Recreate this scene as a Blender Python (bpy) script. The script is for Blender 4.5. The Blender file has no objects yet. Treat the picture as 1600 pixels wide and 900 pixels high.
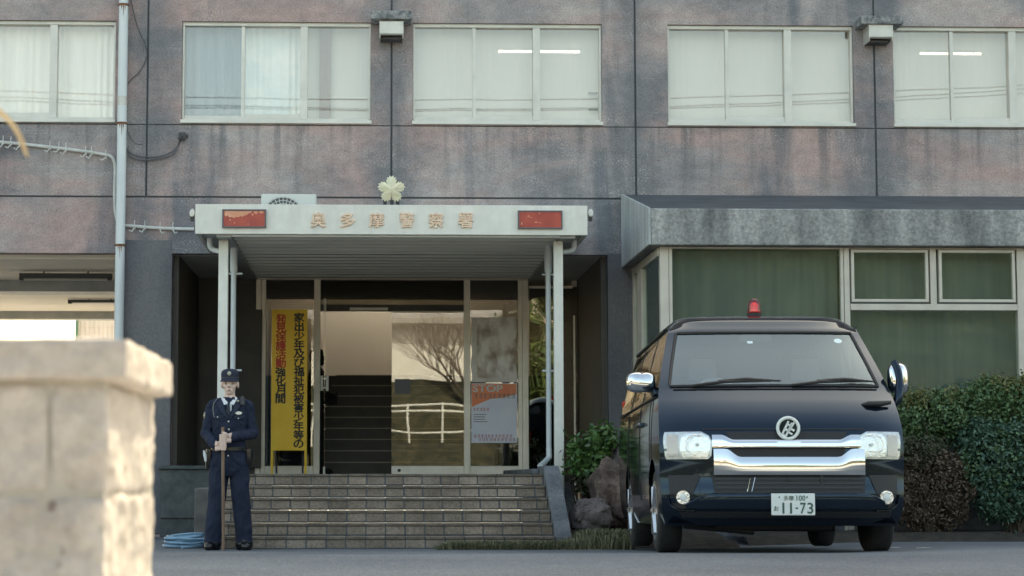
import bpy, bmesh, math, random
import numpy as np
from mathutils import Vector, Matrix, noise

# ------------------------------------------------------------------ camera, sky, sun, exposure
SC = bpy.context.scene
COL = SC.collection
F, PX, PY, VPX, HY = 3180.0, 690.0, 450.0, 590.0, 745.0      # focal length etc. in photograph pixels
EYE = Vector((0, 0, 0.70))
YAW = math.atan((PX - VPX) / F)
PITCH = math.atan((HY - PY) / F)
ROT = Matrix.Rotation(-YAW, 3, 'Z') @ Matrix.Rotation(math.pi / 2 + PITCH, 3, 'X')
cam = bpy.data.cameras.new('camera')
cam.sensor_width = 36.0
cam.lens = 36.0 * F / 1600
cam.shift_x = (800 - PX) / 1600
cam.shift_y = (PY - 450) / 1600
cam.clip_start, cam.clip_end = 0.1, 2000
cam.dof.use_dof = True
cam.dof.focus_distance = 18.5
cam.dof.aperture_fstop = 4.2
cam_o = bpy.data.objects.new('camera', cam)
cam_o.location = EYE
cam_o.rotation_euler = ROT.to_euler()
COL.objects.link(cam_o)
SC.camera = cam_o

SUN_EL, SUN_AZ = math.radians(38), math.radians(15)            # behind the building, to the right
sdir = Vector((math.sin(SUN_AZ) * math.cos(SUN_EL), math.cos(SUN_AZ) * math.cos(SUN_EL), math.sin(SUN_EL)))
W = bpy.data.worlds.new('World')
SC.world = W
W.use_nodes = True
wn = W.node_tree
bg = wn.nodes['Background']
sky = wn.nodes.new('ShaderNodeTexSky')
sky.sky_type = 'NISHITA'
sky.sun_disc = False
sky.sun_elevation, sky.sun_rotation = SUN_EL, SUN_AZ
sky.air_density, sky.dust_density, sky.ozone_density = 1.0, 3.2, 0.6
wn.links.new(sky.outputs[0], bg.inputs[0])
bg.inputs[1].default_value = 0.15
sun = bpy.data.lights.new('sun', 'SUN')
sun.energy, sun.angle, sun.color = 2.0, math.radians(0.5), (1, 0.95, 0.88)
sun_o = bpy.data.objects.new('sun', sun)
sun_o.rotation_euler = (-sdir).to_track_quat('-Z', 'Y').to_euler()
sun_o.location = sdir * 60
COL.objects.link(sun_o)
SC.view_settings.view_transform = 'Standard'
SC.view_settings.look = 'None'
SC.view_settings.exposure = 2.05
SC.view_settings.use_white_balance = True
SC.view_settings.white_balance_temperature = 8900
SC.view_settings.white_balance_tint = 2
SC.view_settings.gamma = 1
SC.cycles.max_bounces = 8
SC.cycles.transparent_max_bounces = 16
SC.cycles.use_denoising = True

# ------------------------------------------------------------------ helpers
rnd = random.Random(7)

def at(px, py, Y):
    v = ROT @ Vector(((px - PX) / F, -(py - PY) / F, -1.0))
    return EYE + v * (Y / v.y)

def X(px, Y, py=450): return at(px, py, Y).x
def Z(py, Y, px=650): return at(px, py, Y).z

def lin(r, g, b):
    f = lambda c: (c / 255 / 12.92) if c / 255 <= .04045 else ((c / 255 + .055) / 1.055) ** 2.4
    return (f(r), f(g), f(b))

MATS = {}
def mat(name, c, c2=None, scale=6.0, detail=4.0, rough=0.6, metal=0.0, spec=0.5, bump=0.0, bscale=60.0,
        stretch=(1, 1, 1), coat=0.0, emit=0.0, lo=0.35, hi=0.65, dist=0.01, island=False, ior=None):
    m = bpy.data.materials.new(name)
    m.use_nodes = True
    nt = m.node_tree
    b = nt.nodes['Principled BSDF']
    b.inputs['Roughness'].default_value = rough
    b.inputs['Metallic'].default_value = metal
    b.inputs['Specular IOR Level'].default_value = spec
    b.inputs['Coat Weight'].default_value = coat
    b.inputs['Coat Roughness'].default_value = 0.03
    if ior: b.inputs['IOR'].default_value = ior
    b.inputs['Base Color'].default_value = (*c, 1)
    if c2 is not None or bump:
        tc = nt.nodes.new('ShaderNodeTexCoord')
        mp = nt.nodes.new('ShaderNodeMapping')
        mp.inputs['Scale'].default_value = stretch
        nt.links.new(tc.outputs['Object'], mp.inputs[0])
    if c2 is not None:
        r = nt.nodes.new('ShaderNodeValToRGB')
        r.color_ramp.elements[0].position, r.color_ramp.elements[1].position = lo, hi
        r.color_ramp.elements[0].color, r.color_ramp.elements[1].color = (*c, 1), (*c2, 1)
        if island:
            g = nt.nodes.new('ShaderNodeNewGeometry')
            nt.links.new(g.outputs['Random Per Island'], r.inputs[0])
        else:
            n = nt.nodes.new('ShaderNodeTexNoise')
            n.inputs['Scale'].default_value = scale
            n.inputs['Detail'].default_value = detail
            nt.links.new(mp.outputs[0], n.inputs['Vector'])
            nt.links.new(n.outputs[0], r.inputs[0])
        nt.links.new(r.outputs[0], b.inputs['Base Color'])
        if emit:
            nt.links.new(r.outputs[0], b.inputs['Emission Color'])
    if bump:
        n2 = nt.nodes.new('ShaderNodeTexNoise')
        n2.inputs['Scale'].default_value = bscale
        n2.inputs['Detail'].default_value = 5
        nt.links.new(mp.outputs[0], n2.inputs['Vector'])
        bp = nt.nodes.new('ShaderNodeBump')
        bp.inputs['Strength'].default_value = bump
        bp.inputs['Distance'].default_value = dist
        nt.links.new(n2.outputs[0], bp.inputs['Height'])
        nt.links.new(bp.outputs[0], b.inputs['Normal'])
    if emit:
        b.inputs['Emission Color'].default_value = (*c, 1)
        b.inputs['Emission Strength'].default_value = emit
    MATS[name] = m
    return m

def grain(name, scale, lo, hi, amount=0.8, detail=3):
    """multiply a material's own colour by fine grit"""
    nt = MATS[name].node_tree
    b = nt.nodes['Principled BSDF']
    tc = nt.nodes.new('ShaderNodeTexCoord')
    n = nt.nodes.new('ShaderNodeTexNoise')
    n.inputs['Scale'].default_value, n.inputs['Detail'].default_value, n.inputs['Roughness'].default_value = scale, detail, .7
    nt.links.new(tc.outputs['Object'], n.inputs['Vector'])
    r = nt.nodes.new('ShaderNodeValToRGB')
    r.color_ramp.elements[0].position, r.color_ramp.elements[1].position = .34, .66
    r.color_ramp.elements[0].color, r.color_ramp.elements[1].color = (lo, lo, lo, 1), (hi, hi, hi, 1)
    nt.links.new(n.outputs[0], r.inputs[0])
    x = nt.nodes.new('ShaderNodeMix'); x.data_type = 'RGBA'; x.blend_type = 'MULTIPLY'; x.inputs[0].default_value = amount
    lk = b.inputs['Base Color'].links
    if lk: nt.links.new(lk[0].from_socket, x.inputs[6])
    else: x.inputs[6].default_value = b.inputs['Base Color'].default_value
    nt.links.new(r.outputs[0], x.inputs[7])
    nt.links.new(x.outputs[2], b.inputs['Base Color'])

def glass(name, tint, f0=0.06, refl=(1, 1, 1), rough=0.0, wave=0.0, wscale=1.2):
    """thin pane: tinted see-through mixed with a mirror by a Schlick curve (same from both sides)"""
    m = bpy.data.materials.new(name)
    m.use_nodes = True
    nt = m.node_tree
    nt.nodes.remove(nt.nodes['Principled BSDF'])
    out = nt.nodes['Material Output']
    tr = nt.nodes.new('ShaderNodeBsdfTransparent')
    tr.inputs[0].default_value = (*tint, 1)
    gl = nt.nodes.new('ShaderNodeBsdfGlossy')
    gl.inputs['Color'].default_value = (*refl, 1)
    gl.inputs['Roughness'].default_value = rough
    lw = nt.nodes.new('ShaderNodeLayerWeight')
    lw.inputs[0].default_value = 0.5
    pw = nt.nodes.new('ShaderNodeMath'); pw.operation = 'POWER'; pw.inputs[1].default_value = 5
    ma = nt.nodes.new('ShaderNodeMath'); ma.operation = 'MULTIPLY_ADD'
    ma.inputs[1].default_value, ma.inputs[2].default_value = 1 - f0, f0
    mx = nt.nodes.new('ShaderNodeMixShader')
    nt.links.new(lw.outputs['Facing'], pw.inputs[0])
    nt.links.new(pw.outputs[0], ma.inputs[0])
    nt.links.new(ma.outputs[0], mx.inputs[0])
    nt.links.new(tr.outputs[0], mx.inputs[1])
    nt.links.new(gl.outputs[0], mx.inputs[2])
    nt.links.new(mx.outputs[0], out.inputs[0])
    if wave:
        tc = nt.nodes.new('ShaderNodeTexCoord')
        n = nt.nodes.new('ShaderNodeTexNoise')
        n.inputs['Scale'].default_value = wscale
        n.inputs['Detail'].default_value = 1
        nt.links.new(tc.outputs['Object'], n.inputs['Vector'])
        bp = nt.nodes.new('ShaderNodeBump')
        bp.inputs['Strength'].default_value = 1
        bp.inputs['Distance'].default_value = wave
        nt.links.new(n.outputs[0], bp.inputs['Height'])
        nt.links.new(bp.outputs[0], gl.inputs['Normal'])
    MATS[name] = m
    return m

def sheer(name, c, see):
    m = mat(name, c, tuple(x * .96 for x in c), scale=1.2, stretch=(2, 1, .6), rough=.9, spec=.1)
    nt = m.node_tree
    b = nt.nodes['Principled BSDF']
    tr = nt.nodes.new('ShaderNodeBsdfTransparent')
    mx = nt.nodes.new('ShaderNodeMixShader')
    mx.inputs[0].default_value = see
    nt.links.new(b.outputs[0], mx.inputs[1])
    nt.links.new(tr.outputs[0], mx.inputs[2])
    nt.links.new(mx.outputs[0], nt.nodes['Material Output'].inputs[0])
    return m

def tag(o, label=None, cat=None, group=None, kind=None):
    if label: o['label'] = label
    if cat: o['category'] = cat
    if group: o['group'] = group
    if kind: o['kind'] = kind
    return o

def thing(name, label, cat, loc=(0, 0, 0), rz=0.0, group=None):
    o = bpy.data.objects.new(name, None)
    o.empty_display_size = 0.2
    o.location = loc
    o.rotation_euler = (0, 0, rz)
    COL.objects.link(o)
    return tag(o, label, cat, group)

def root_of(o):
    while o.parent: o = o.parent
    return o

class MB:
    """collects shapes; build() links them as ONE mesh object"""
    def __init__(s):
        s.v, s.f, s.mi, s.marks = [], [], [], []
    def add(s, vs, fs, mi=0):
        k = len(s.v)
        s.marks.append((k, len(s.f)))
        s.v += [tuple(p) for p in vs]
        s.f += [tuple(i + k for i in f) for f in fs]
        s.mi += [mi] * len(fs)
        return s
    def box(s, x0, x1, y0, y1, z0, z1, mi=0):
        x0, x1 = min(x0, x1), max(x0, x1); y0, y1 = min(y0, y1), max(y0, y1); z0, z1 = min(z0, z1), max(z0, z1)
        vs = [(x0, y0, z0), (x1, y0, z0), (x1, y1, z0), (x0, y1, z0), (x0, y0, z1), (x1, y0, z1), (x1, y1, z1), (x0, y1, z1)]
        fs = [(0, 3, 2, 1), (4, 5, 6, 7), (0, 1, 5, 4), (1, 2, 6, 5), (2, 3, 7, 6), (3, 0, 4, 7)]
        return s.add(vs, fs, mi)
    def prism(s, poly, y0, y1, mi=0):
        """polygon in (x, z), counter-clockwise seen from -Y, from y0 (front) to y1"""
        n = len(poly)
        vs = [(x, y0, z) for x, z in poly] + [(x, y1, z) for x, z in poly]
        fs = [tuple(range(n)), tuple(range(2 * n - 1, n - 1, -1))]
        fs += [(i, i + n, (i + 1) % n + n, (i + 1) % n) for i in range(n)]
        return s.add(vs, fs, mi)
    def prismx(s, poly, x0, x1, mi=0):
        """polygon in (y, z) extruded along x"""
        n = len(poly)
        vs = [(x0, y, z) for y, z in poly] + [(x1, y, z) for y, z in poly]
        fs = [tuple(range(n)), tuple(range(2 * n - 1, n - 1, -1))]
        fs += [(i, i + n, (i + 1) % n + n, (i + 1) % n) for i in range(n)]
        return s.add(vs, fs, mi)
    def tube(s, pts, r, n=8, mi=0, caps=True):
        pts = [Vector(p) for p in pts]
        rs = r if isinstance(r, (list, tuple)) else [r] * len(pts)
        vs, fs = [], []
        ref = None
        for i, p in enumerate(pts):
            t = (pts[min(i + 1, len(pts) - 1)] - pts[max(i - 1, 0)]).normalized()
            if ref is None:
                ref = Vector((0, 0, 1)) if abs(t.z) < .9 else Vector((1, 0, 0))
            a = (ref - t * ref.dot(t)).normalized()
            ref = a
            b = t.cross(a)
            for k in range(n):
                an = 2 * math.pi * k / n
                vs.append(p + (a * math.cos(an) + b * math.sin(an)) * rs[i])
        for i in range(len(pts) - 1):
            for k in range(n):
                fs.append((i * n + k, i * n + (k + 1) % n, (i + 1) * n + (k + 1) % n, (i + 1) * n + k))
        if caps:
            fs.append(tuple(range(n - 1, -1, -1)))
            fs.append(tuple((len(pts) - 1) * n + k for k in range(n)))
        return s.add(vs, fs, mi)
    def loft(s, rings, n=20, mi=0, axis='z', power=2.0):
        """rings (cx, cy, cz, rx, ry) of ellipses across the axis"""
        vs, fs = [], []
        for cx, cy, cz, rx, ry in rings:
            for k in range(n):
                a = 2 * math.pi * k / n
                ca, sa = math.cos(a), math.sin(a)
                u = math.copysign(abs(ca) ** (2 / power), ca) * rx
                w = math.copysign(abs(sa) ** (2 / power), sa) * ry
                if axis == 'z': vs.append((cx + u, cy + w, cz))
                elif axis == 'y': vs.append((cx + u, cy, cz + w))
                else: vs.append((cx, cy + u, cz + w))
        flip = axis == 'y'
        for i in range(len(rings) - 1):
            for k in range(n):
                q = (i * n + k, i * n + (k + 1) % n, (i + 1) * n + (k + 1) % n, (i + 1) * n + k)
                fs.append(q[::-1] if flip else q)
        c0, c1 = tuple(range(n - 1, -1, -1)), tuple((len(rings) - 1) * n + k for k in range(n))
        fs += [c0[::-1], c1[::-1]] if flip else [c0, c1]
        return s.add(vs, fs, mi)
    def ball(s, c, rx, ry=None, rz=None, mi=0, n=14, m=9):
        ry = ry or rx; rz = rz or rx
        rings = []
        for i in range(1, m):
            t = math.pi * i / m
            rings.append((c[0], c[1], c[2] - math.cos(t) * rz, math.sin(t) * rx, math.sin(t) * ry))
        return s.loft(rings, n, mi)
    def cap(s, p0, p1, r0, r1, n=14, mi=0):
        """tapered limb with round ends"""
        p0, p1 = Vector(p0), Vector(p1)
        d = p1 - p0
        L = d.length
        d /= L
        pts, rs = [], []
        for i in range(5):
            a = math.pi / 2 * (i / 4)
            pts.append(p0 - d * r0 * math.cos(a) * .98); rs.append(max(r0 * math.sin(a), r0 * .12))
        for i in range(1, 5):
            pts.append(p0 + d * L * i / 5); rs.append(r0 + (r1 - r0) * i / 5)
        for i in range(5):
            a = math.pi / 2 * (i / 4)
            pts.append(p1 + d * r1 * math.sin(a) * .98); rs.append(max(r1 * math.cos(a), r1 * .12))
        return s.tube(pts, rs, n, mi)
    def mesh_in(s, me, M=Matrix(), mi=0):
        return s.add([M @ v.co for v in me.vertices], [tuple(p.vertices) for p in me.polygons], mi)
    def build_each(s, name, m, parent=None, **k):
        """every separately added shape becomes an object of its own"""
        out = []
        for (v0, v1), (f0, f1) in s.pieces():
            q = MB()
            q.v = s.v[v0:v1]; q.f = [tuple(i - v0 for i in f) for f in s.f[f0:f1]]; q.mi = s.mi[f0:f1]
            out.append(q.build(name, m, parent, **k))
        return out
    def pieces(s):
        e = s.marks + [(len(s.v), len(s.f))]
        return [((a[0], b[0]), (a[1], b[1])) for a, b in zip(e, e[1:])]
    def build(s, name, m, parent=None, bevel=0.0, smooth=False, local=False, origin=None, angle=40, seg=2):
        me = bpy.data.meshes.new(name)
        off = Vector((0, 0, 0))
        if parent is not None and not local: off = root_of(parent).location.copy()
        if origin is not None: off = Vector(origin)
        vs = [tuple(Vector(p) - off) for p in s.v] if off.length else s.v
        me.from_pydata(vs, [], s.f)
        for mm in (m if isinstance(m, (list, tuple)) else [m]):
            me.materials.append(MATS[mm] if isinstance(mm, str) else mm)
        if any(s.mi): me.polygons.foreach_set('material_index', s.mi)
        me.update()
        if smooth:
            me.polygons.foreach_set('use_smooth', [True] * len(me.polygons))
            me.set_sharp_from_angle(angle=math.radians(angle))
        o = bpy.data.objects.new(name, me)
        COL.objects.link(o)
        if parent is not None: o.parent = parent
        if origin is not None: o.location = origin
        if bevel:
            bm = o.modifiers.new('bevel', 'BEVEL')
            bm.width, bm.segments, bm.limit_method, bm.angle_limit = bevel, seg, 'ANGLE', math.radians(40)
            bm.harden_normals = False
        return o

def text_mesh(body, bold=0.012, ext=0.0):
    cu = bpy.data.curves.new('lettering', 'FONT')
    cu.body = body
    cu.extrude = ext
    cu.offset = bold
    cu.resolution_u = 3
    o = bpy.data.objects.new('lettering', cu)
    COL.objects.link(o)
    dg = bpy.context.evaluated_depsgraph_get()
    me = bpy.data.meshes.new_from_object(o.evaluated_get(dg))
    bpy.data.objects.remove(o)
    return me

def put_text(mb, body, cx, cz, y, h=None, w=None, ext=0.004, bold=0.012, mi=0, sx=1.0):
    """text facing -Y, centred on (cx, cz), front face at y-ext; scaled to height h or width w"""
    me = text_mesh(body, 0.0, 1.0)
    a = np.array([v.co[:] for v in me.vertices])
    mn, mx = a.min(0), a.max(0)
    s = (h / (mx[1] - mn[1])) if h else (w / (mx[0] - mn[0]))
    s2 = (w / (mx[0] - mn[0])) if (w and h) else s * sx
    c = (mn + mx) / 2
    fs = [tuple(p.vertices) for p in me.polygons]
    off = [(0, 0)] if bold <= 0 else [(0, 0), (bold, 0), (-bold, 0), (0, bold), (0, -bold)]      # struck several times: a heavier letter
    for k, (dx, dz) in enumerate(off):
        e = ext - .00025 * k
        mb.add([(cx + (p[0] - c[0] + dx) * s2, y - p[2] * e, cz + (p[1] - c[1] + dz) * s) for p in a], fs, mi)
    bpy.data.meshes.remove(me)

def copy_tree(o, parent=None):
    c = o.copy()
    COL.objects.link(c)
    if parent is not None: c.parent = parent
    for ch in list(o.children): copy_tree(ch, c)
    return c

def np_mesh(name, verts, quads, m, parent=None, origin=(0, 0, 0), smooth=False):
    me = bpy.data.meshes.new(name)
    verts = np.asarray(verts, dtype=np.float32) - np.array(origin, dtype=np.float32)
    quads = np.asarray(quads, dtype=np.int32)
    k = quads.shape[1]
    me.vertices.add(len(verts)); me.vertices.foreach_set('co', verts.ravel())
    me.loops.add(quads.size); me.loops.foreach_set('vertex_index', quads.ravel())
    me.polygons.add(len(quads))
    me.polygons.foreach_set('loop_start', np.arange(0, quads.size, k, dtype=np.int32))
    me.update(calc_edges=True)
    me.materials.append(MATS[m] if isinstance(m, str) else m)
    o = bpy.data.objects.new(name, me)
    COL.objects.link(o)
    if parent is not None: o.parent = parent
    else: o.location = origin
    return o

def leaves(blobs, n, size, seed, up=0.3, aspect=0.55, shell=0.55):
    """leaf-shaped faces spread through a union of ellipsoids (cx,cy,cz,rx,ry,rz,weight)"""
    g = np.random.default_rng(seed)
    B = np.array(blobs, dtype=float)
    pick = g.choice(len(B), n, p=B[:, 6] / B[:, 6].sum())
    d = g.normal(size=(n, 3)); d /= np.linalg.norm(d, axis=1)[:, None]
    r = shell + (1 - shell) * g.random(n)
    r = np.where(g.random(n) < .12, r * 1.1, r)
    c = B[pick, :3] + d * r[:, None] * B[pick, 3:6]
    # clump: pull leaves toward nearby twig ends so that gaps open
    ends = c[g.choice(n, max(8, n // 28), replace=False)]
    e = ends[g.integers(0, len(ends), n)]
    near = g.random(n) < .65
    c = np.where(near[:, None], e + g.normal(size=(n, 3)) * size * 1.5, c)
    nr = d + g.normal(size=(n, 3)) * .8 + np.array([0, 0, up]); nr /= np.linalg.norm(nr, axis=1)[:, None]
    t = np.cross(nr, g.normal(size=(n, 3))); t /= np.linalg.norm(t, axis=1)[:, None]
    b = np.cross(nr, t)
    s = size * (.6 + .8 * g.random(n))[:, None]
    fold = nr * s * .12
    v = np.stack([c - t * s, c - b * s * aspect + fold, c + t * s, c + b * s * aspect + fold], 1).reshape(-1, 3)
    return v, np.arange(4 * n).reshape(n, 4)

def disc(mb, cx, cz, y0, y1, r, n=24, mi=0):
    mb.loft([(cx, y0, cz, r, r), (cx, y1, cz, r, r)], n, mi, axis='y')

def sstep(a, b, x):
    t = min(1, max(0, (x - a) / (b - a)))
    return t * t * (3 - 2 * t)

# ------------------------------------------------------------------ materials
def facade_mat():
    w = lambda v: (v, v, v)
    m = bpy.data.materials.new('weathered render')
    m.use_nodes = True
    nt = m.node_tree
    N, L = nt.nodes.new, nt.links.new
    b = nt.nodes['Principled BSDF']
    b.inputs['Roughness'].default_value = .85
    b.inputs['Specular IOR Level'].default_value = .2
    tc = N('ShaderNodeTexCoord')
    def noi(scale, st, det=4, rough=.55, dist=0.0):
        mp = N('ShaderNodeMapping'); mp.inputs['Scale'].default_value = st
        L(tc.outputs['Object'], mp.inputs[0])
        n = N('ShaderNodeTexNoise')
        n.inputs['Scale'].default_value, n.inputs['Detail'].default_value, n.inputs['Roughness'].default_value = scale, det, rough
        n.inputs['Distortion'].default_value = dist
        L(mp.outputs[0], n.inputs['Vector'])
        return n.outputs[0]
    def ramp(src, p0, c0, p1, c1):
        r = N('ShaderNodeValToRGB')
        r.color_ramp.elements[0].position, r.color_ramp.elements[1].position = p0, p1
        r.color_ramp.elements[0].color, r.color_ramp.elements[1].color = (*c0, 1), (*c1, 1)
        L(src, r.inputs[0]); return r.outputs[0]
    def mix(fac, a, c, mode='MIX'):
        x = N('ShaderNodeMix'); x.data_type = 'RGBA'; x.blend_type = mode
        if isinstance(fac, float): x.inputs[0].default_value = fac
        else: L(fac, x.inputs[0])
        for i, s in ((6, a), (7, c)):
            if isinstance(s, tuple): x.inputs[i].default_value = (*s, 1)
            else: L(s, x.inputs[i])
        return x.outputs[2]
    w = lambda v: (v, v, v)
    base = ramp(noi(.75, (.9, 1, 1.2), 5, .55, .3), .35, (.180, .178, .194), .60, (.438, .392, .376))
    pink = ramp(noi(.62, (.55, 1, 1.9), 5, .62, .5), .42, w(0), .60, w(.95))
    c = mix(pink, base, (.462, .328, .302))
    streak = ramp(noi(.8, (1.1, 1, .2), 5, .6, .5), .53, w(0), .64, w(.8))      # rain-washed dark streaks
    c = mix(streak, c, (.145, .162, .185))
    # grime that has settled along the vertical joints, about three metres apart, ragged at its edges
    sx = N('ShaderNodeSeparateXYZ'); L(tc.outputs['Object'], sx.inputs[0])
    def ma(op, a, b):
        q = N('ShaderNodeMath'); q.operation = op
        for i, s in enumerate((a, b)):
            if isinstance(s, (int, float)): q.inputs[i].default_value = s
            else: L(s, q.inputs[i])
        return q.outputs[0]
    per = (joints_x[3] - joints_x[0]) / 3
    u = ma('ABSOLUTE', ma('MULTIPLY', ma('SUBTRACT', ma('FRACT', ma('DIVIDE', ma('SUBTRACT', sx.outputs[0], joints_x[0] - .9 - per / 2), per), 0), .5), per), 0)
    u = ma('SUBTRACT', u, ma('MULTIPLY', ma('SUBTRACT', noi(1.6, (.8, 1, .5), 5, .65), .5), 1.1))
    grime = ramp(u, .02, w(.8), .42, w(0))
    c = mix(grime, c, (.172, .178, .192))
    # runs of dirt below the window sills, longest and darkest just under them
    zz_ = sx.outputs[2]
    near = ramp(ma('DIVIDE', ma('SUBTRACT', zb, zz_), 1.1), .0, w(.8), 1.0, w(0))
    below = ma('LESS_THAN', zz_, zb)
    runs = ramp(noi(4.2, (1, 1, .045), 4, .6, .1), .50, w(0), .64, w(1))
    rf_ = mix(runs, w(0), near)
    rf_ = mix(below, w(0), rf_)
    c = mix(rf_, c, (.150, .150, .158))
    pale = ramp(noi(7.0, (1, 1, .12), 5, .7, .2), .58, w(0), .70, w(.9))        # lime bloom under the sills
    pl2 = ramp(ma('DIVIDE', ma('SUBTRACT', zb - .03, zz_), .35), .0, w(.8), 1.0, w(0))
    pl3 = mix(below, w(0), mix(pale, w(0), pl2))
    c = mix(pl3, c, (.56, .53, .50))
    fleck = ramp(noi(46, (1, 1, 1.3), 3, .6), .53, w(0), .66, w(.75))               # worn pale aggregate
    where = ramp(noi(1.5, (.8, 1, 1.7), 5, .65), .48, w(0), .66, w(1))
    fl = mix(where, w(0), fleck)
    c = mix(fl, c, (.66, .60, .56))
    mot = ramp(noi(6.5, (.8, 1, 1.2), 7, .7, .2), .36, w(.80), .64, w(1.14))
    c = mix(.7, c, mot, 'MULTIPLY')
    pit = ramp(noi(55, (1, 1, 1), 3, .7), .32, w(.45), .52, w(1.04))
    c = mix(.7, c, pit, 'MULTIPLY')
    L(c, b.inputs['Base Color'])
    bp = N('ShaderNodeBump'); bp.inputs['Strength'].default_value = .5; bp.inputs['Distance'].default_value = .012
    L(noi(45, (1, 1, 1), 4), bp.inputs['Height'])
    L(bp.outputs[0], b.inputs['Normal'])
    MATS['facade'] = m

mat('pier paint', (.088, .094, .110), (.160, .158, .162), scale=1.1, detail=7, stretch=(1.4, 1, .6), rough=.75, bump=.25, bscale=50, dist=.006)
mat('groove', (.085, .095, .105), rough=.9)
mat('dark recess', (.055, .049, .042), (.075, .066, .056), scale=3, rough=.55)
mat('plinth', (.060, .072, .072), (.092, .100, .100), scale=2.5, rough=.8, bump=.2)
mat('recess ceiling', (.50, .48, .44), (.56, .54, .50), scale=2, rough=.9)
mat('passage ceiling', (.68, .63, .55), (.76, .70, .62), scale=1.2, rough=.9)
mat('aluminium', (.56, .55, .50), (.64, .62, .57), scale=4, rough=.42, metal=.15)
mat('door frame', (.78, .71, .61), (.86, .79, .69), scale=5, rough=.45, metal=.2)
mat('white steel', (.68, .665, .60), (.75, .735, .67), scale=2.2, stretch=(3, 1, .7), rough=.5)
mat('white pipe', (.55, .60, .62), (.66, .69, .69), scale=2.5, stretch=(2, 2, .4), rough=.45)
mat('rust', (.12, .05, .025), (.22, .10, .05), scale=30, rough=.9)
mat('soffit', (.50, .52, .50), (.58, .60, .575), scale=3, stretch=(.4, 3, 1), rough=.5)
mat('soffit frame', (.34, .35, .335), (.42, .43, .41), scale=4, rough=.5)
mat('red lamp', (.36, .030, .018), (.47, .055, .03), scale=9, rough=.3)
mat('flaked paint', (.66, .26, .15), (.74, .36, .23), scale=14, rough=.6)
mat('copper letters', (.70, .46, .32), (.82, .63, .48), scale=25, rough=.45, metal=.1)
mat('letter edge', (.30, .18, .12), rough=.5)
mat('emblem gold', (.74, .69, .50), (.80, .76, .58), scale=12, rough=.38, metal=.15)
mat('black', (.012, .012, .013), rough=.5)
mat('dark grey', (.06, .06, .062), rough=.6)
mat('grey frame', (.10, .10, .11), rough=.5)
mat('ac shell', (.60, .62, .58), rough=.5)
mat('hood metal', (.50, .49, .45), (.58, .57, .52), scale=8, rough=.4, metal=.3)
mat('ledge concrete', (.12, .13, .14), (.33, .33, .32), scale=14, rough=.9, bump=.5)
mat('cable grey', (.50, .50, .47), (.62, .62, .58), scale=10, rough=.6)
mat('concrete streaked', (.115, .12, .122), (.37, .37, .355), scale=1.9, detail=7, stretch=(2.2, 2.2, .55), rough=.88, bump=.5, bscale=45, lo=.33, hi=.72)
mat('concrete end', (.33, .36, .36), (.50, .52, .52), scale=3.0, stretch=(2, 3.5, .35), rough=.88, bump=.3, bscale=40)
mat('roof membrane', (.045, .055, .065), (.085, .095, .105), scale=3, rough=.6)
mat('annex curtain', (.120, .132, .126), (.160, .164, .148), scale=1.5, stretch=(5, 1, .15), rough=.9)
mat('curtain white', (.78, .75, .69), (.85, .82, .76), scale=2, stretch=(5, 1, .25), rough=.9)
mat('curtain grey', (.20, .245, .30), (.255, .30, .35), scale=2, stretch=(5, 1, .25), rough=.9)
mat('plastic sheet', (.60, .68, .68), (.78, .80, .76), scale=2.5, rough=.45, bump=.5, bscale=5, dist=.03)
mat('brown post', (.20, .135, .125), rough=.7)
mat('office wall', (.45, .46, .43), rough=.9)
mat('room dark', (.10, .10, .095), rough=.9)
sheer('blind white', (.74, .715, .665), .24)
mat('hall wall', (.66, .60, .545), (.72, .66, .60), scale=1.2, rough=.85)
mat('stair dark', (.030, .026, .021), (.042, .036, .029), scale=5, rough=.5)
mat('stair nosing', (.20, .18, .15), rough=.4, metal=.3)
mat('tube lit', (1, .98, .9), emit=1.9)
mat('added hall tube', (1, .97, .97), emit=6.5)
mat('tile step', (.23, .185, .147), (.33, .27, .22), scale=3.2, detail=6, rough=.9, spec=.1, bump=.3, bscale=35, dist=.004)
mat('tile nosing', (.145, .12, .096), (.20, .168, .136), scale=7, detail=5, rough=.9, spec=.08, bump=.3, bscale=40, dist=.004)
def per_tile(name, lo, hi):
    nt = MATS[name].node_tree
    b = nt.nodes['Principled BSDF']
    src = b.inputs['Base Color'].links[0].from_socket
    g = nt.nodes.new('ShaderNodeNewGeometry')
    mr = nt.nodes.new('ShaderNodeMapRange'); mr.inputs[3].default_value, mr.inputs[4].default_value = lo, hi
    nt.links.new(g.outputs['Random Per Island'], mr.inputs[0])
    x = nt.nodes.new('ShaderNodeMix'); x.data_type = 'RGBA'; x.blend_type = 'MULTIPLY'; x.inputs[0].default_value = 1
    nt.links.new(src, x.inputs[6]); nt.links.new(mr.outputs[0], x.inputs[7])
    nt.links.new(x.outputs[2], b.inputs['Base Color'])
per_tile('tile step', .72, 1.2); per_tile('tile nosing', .78, 1.15)
mat('annex frame', (.50, .46, .395), (.58, .535, .465), scale=4, rough=.45, metal=.1)
mat('grout', (.085, .092, .096), (.12, .125, .126), scale=20, rough=.95)
mat('side block', (.10, .095, .09), (.17, .155, .145), scale=5, detail=7, rough=.9, bump=.5, bscale=30)
mat('stringer', (.085, .095, .105), (.15, .158, .165), scale=4, detail=6, rough=.85, bump=.4, bscale=40)
mat('soil', (.030, .026, .020), (.055, .045, .034), scale=9, rough=1, bump=.8, bscale=30, dist=.03)
mat('far tiles', (.60, .60, .56), (.68, .68, .64), scale=2, rough=.7)
mat('far green', (.08, .22, .15), rough=.6)
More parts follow.
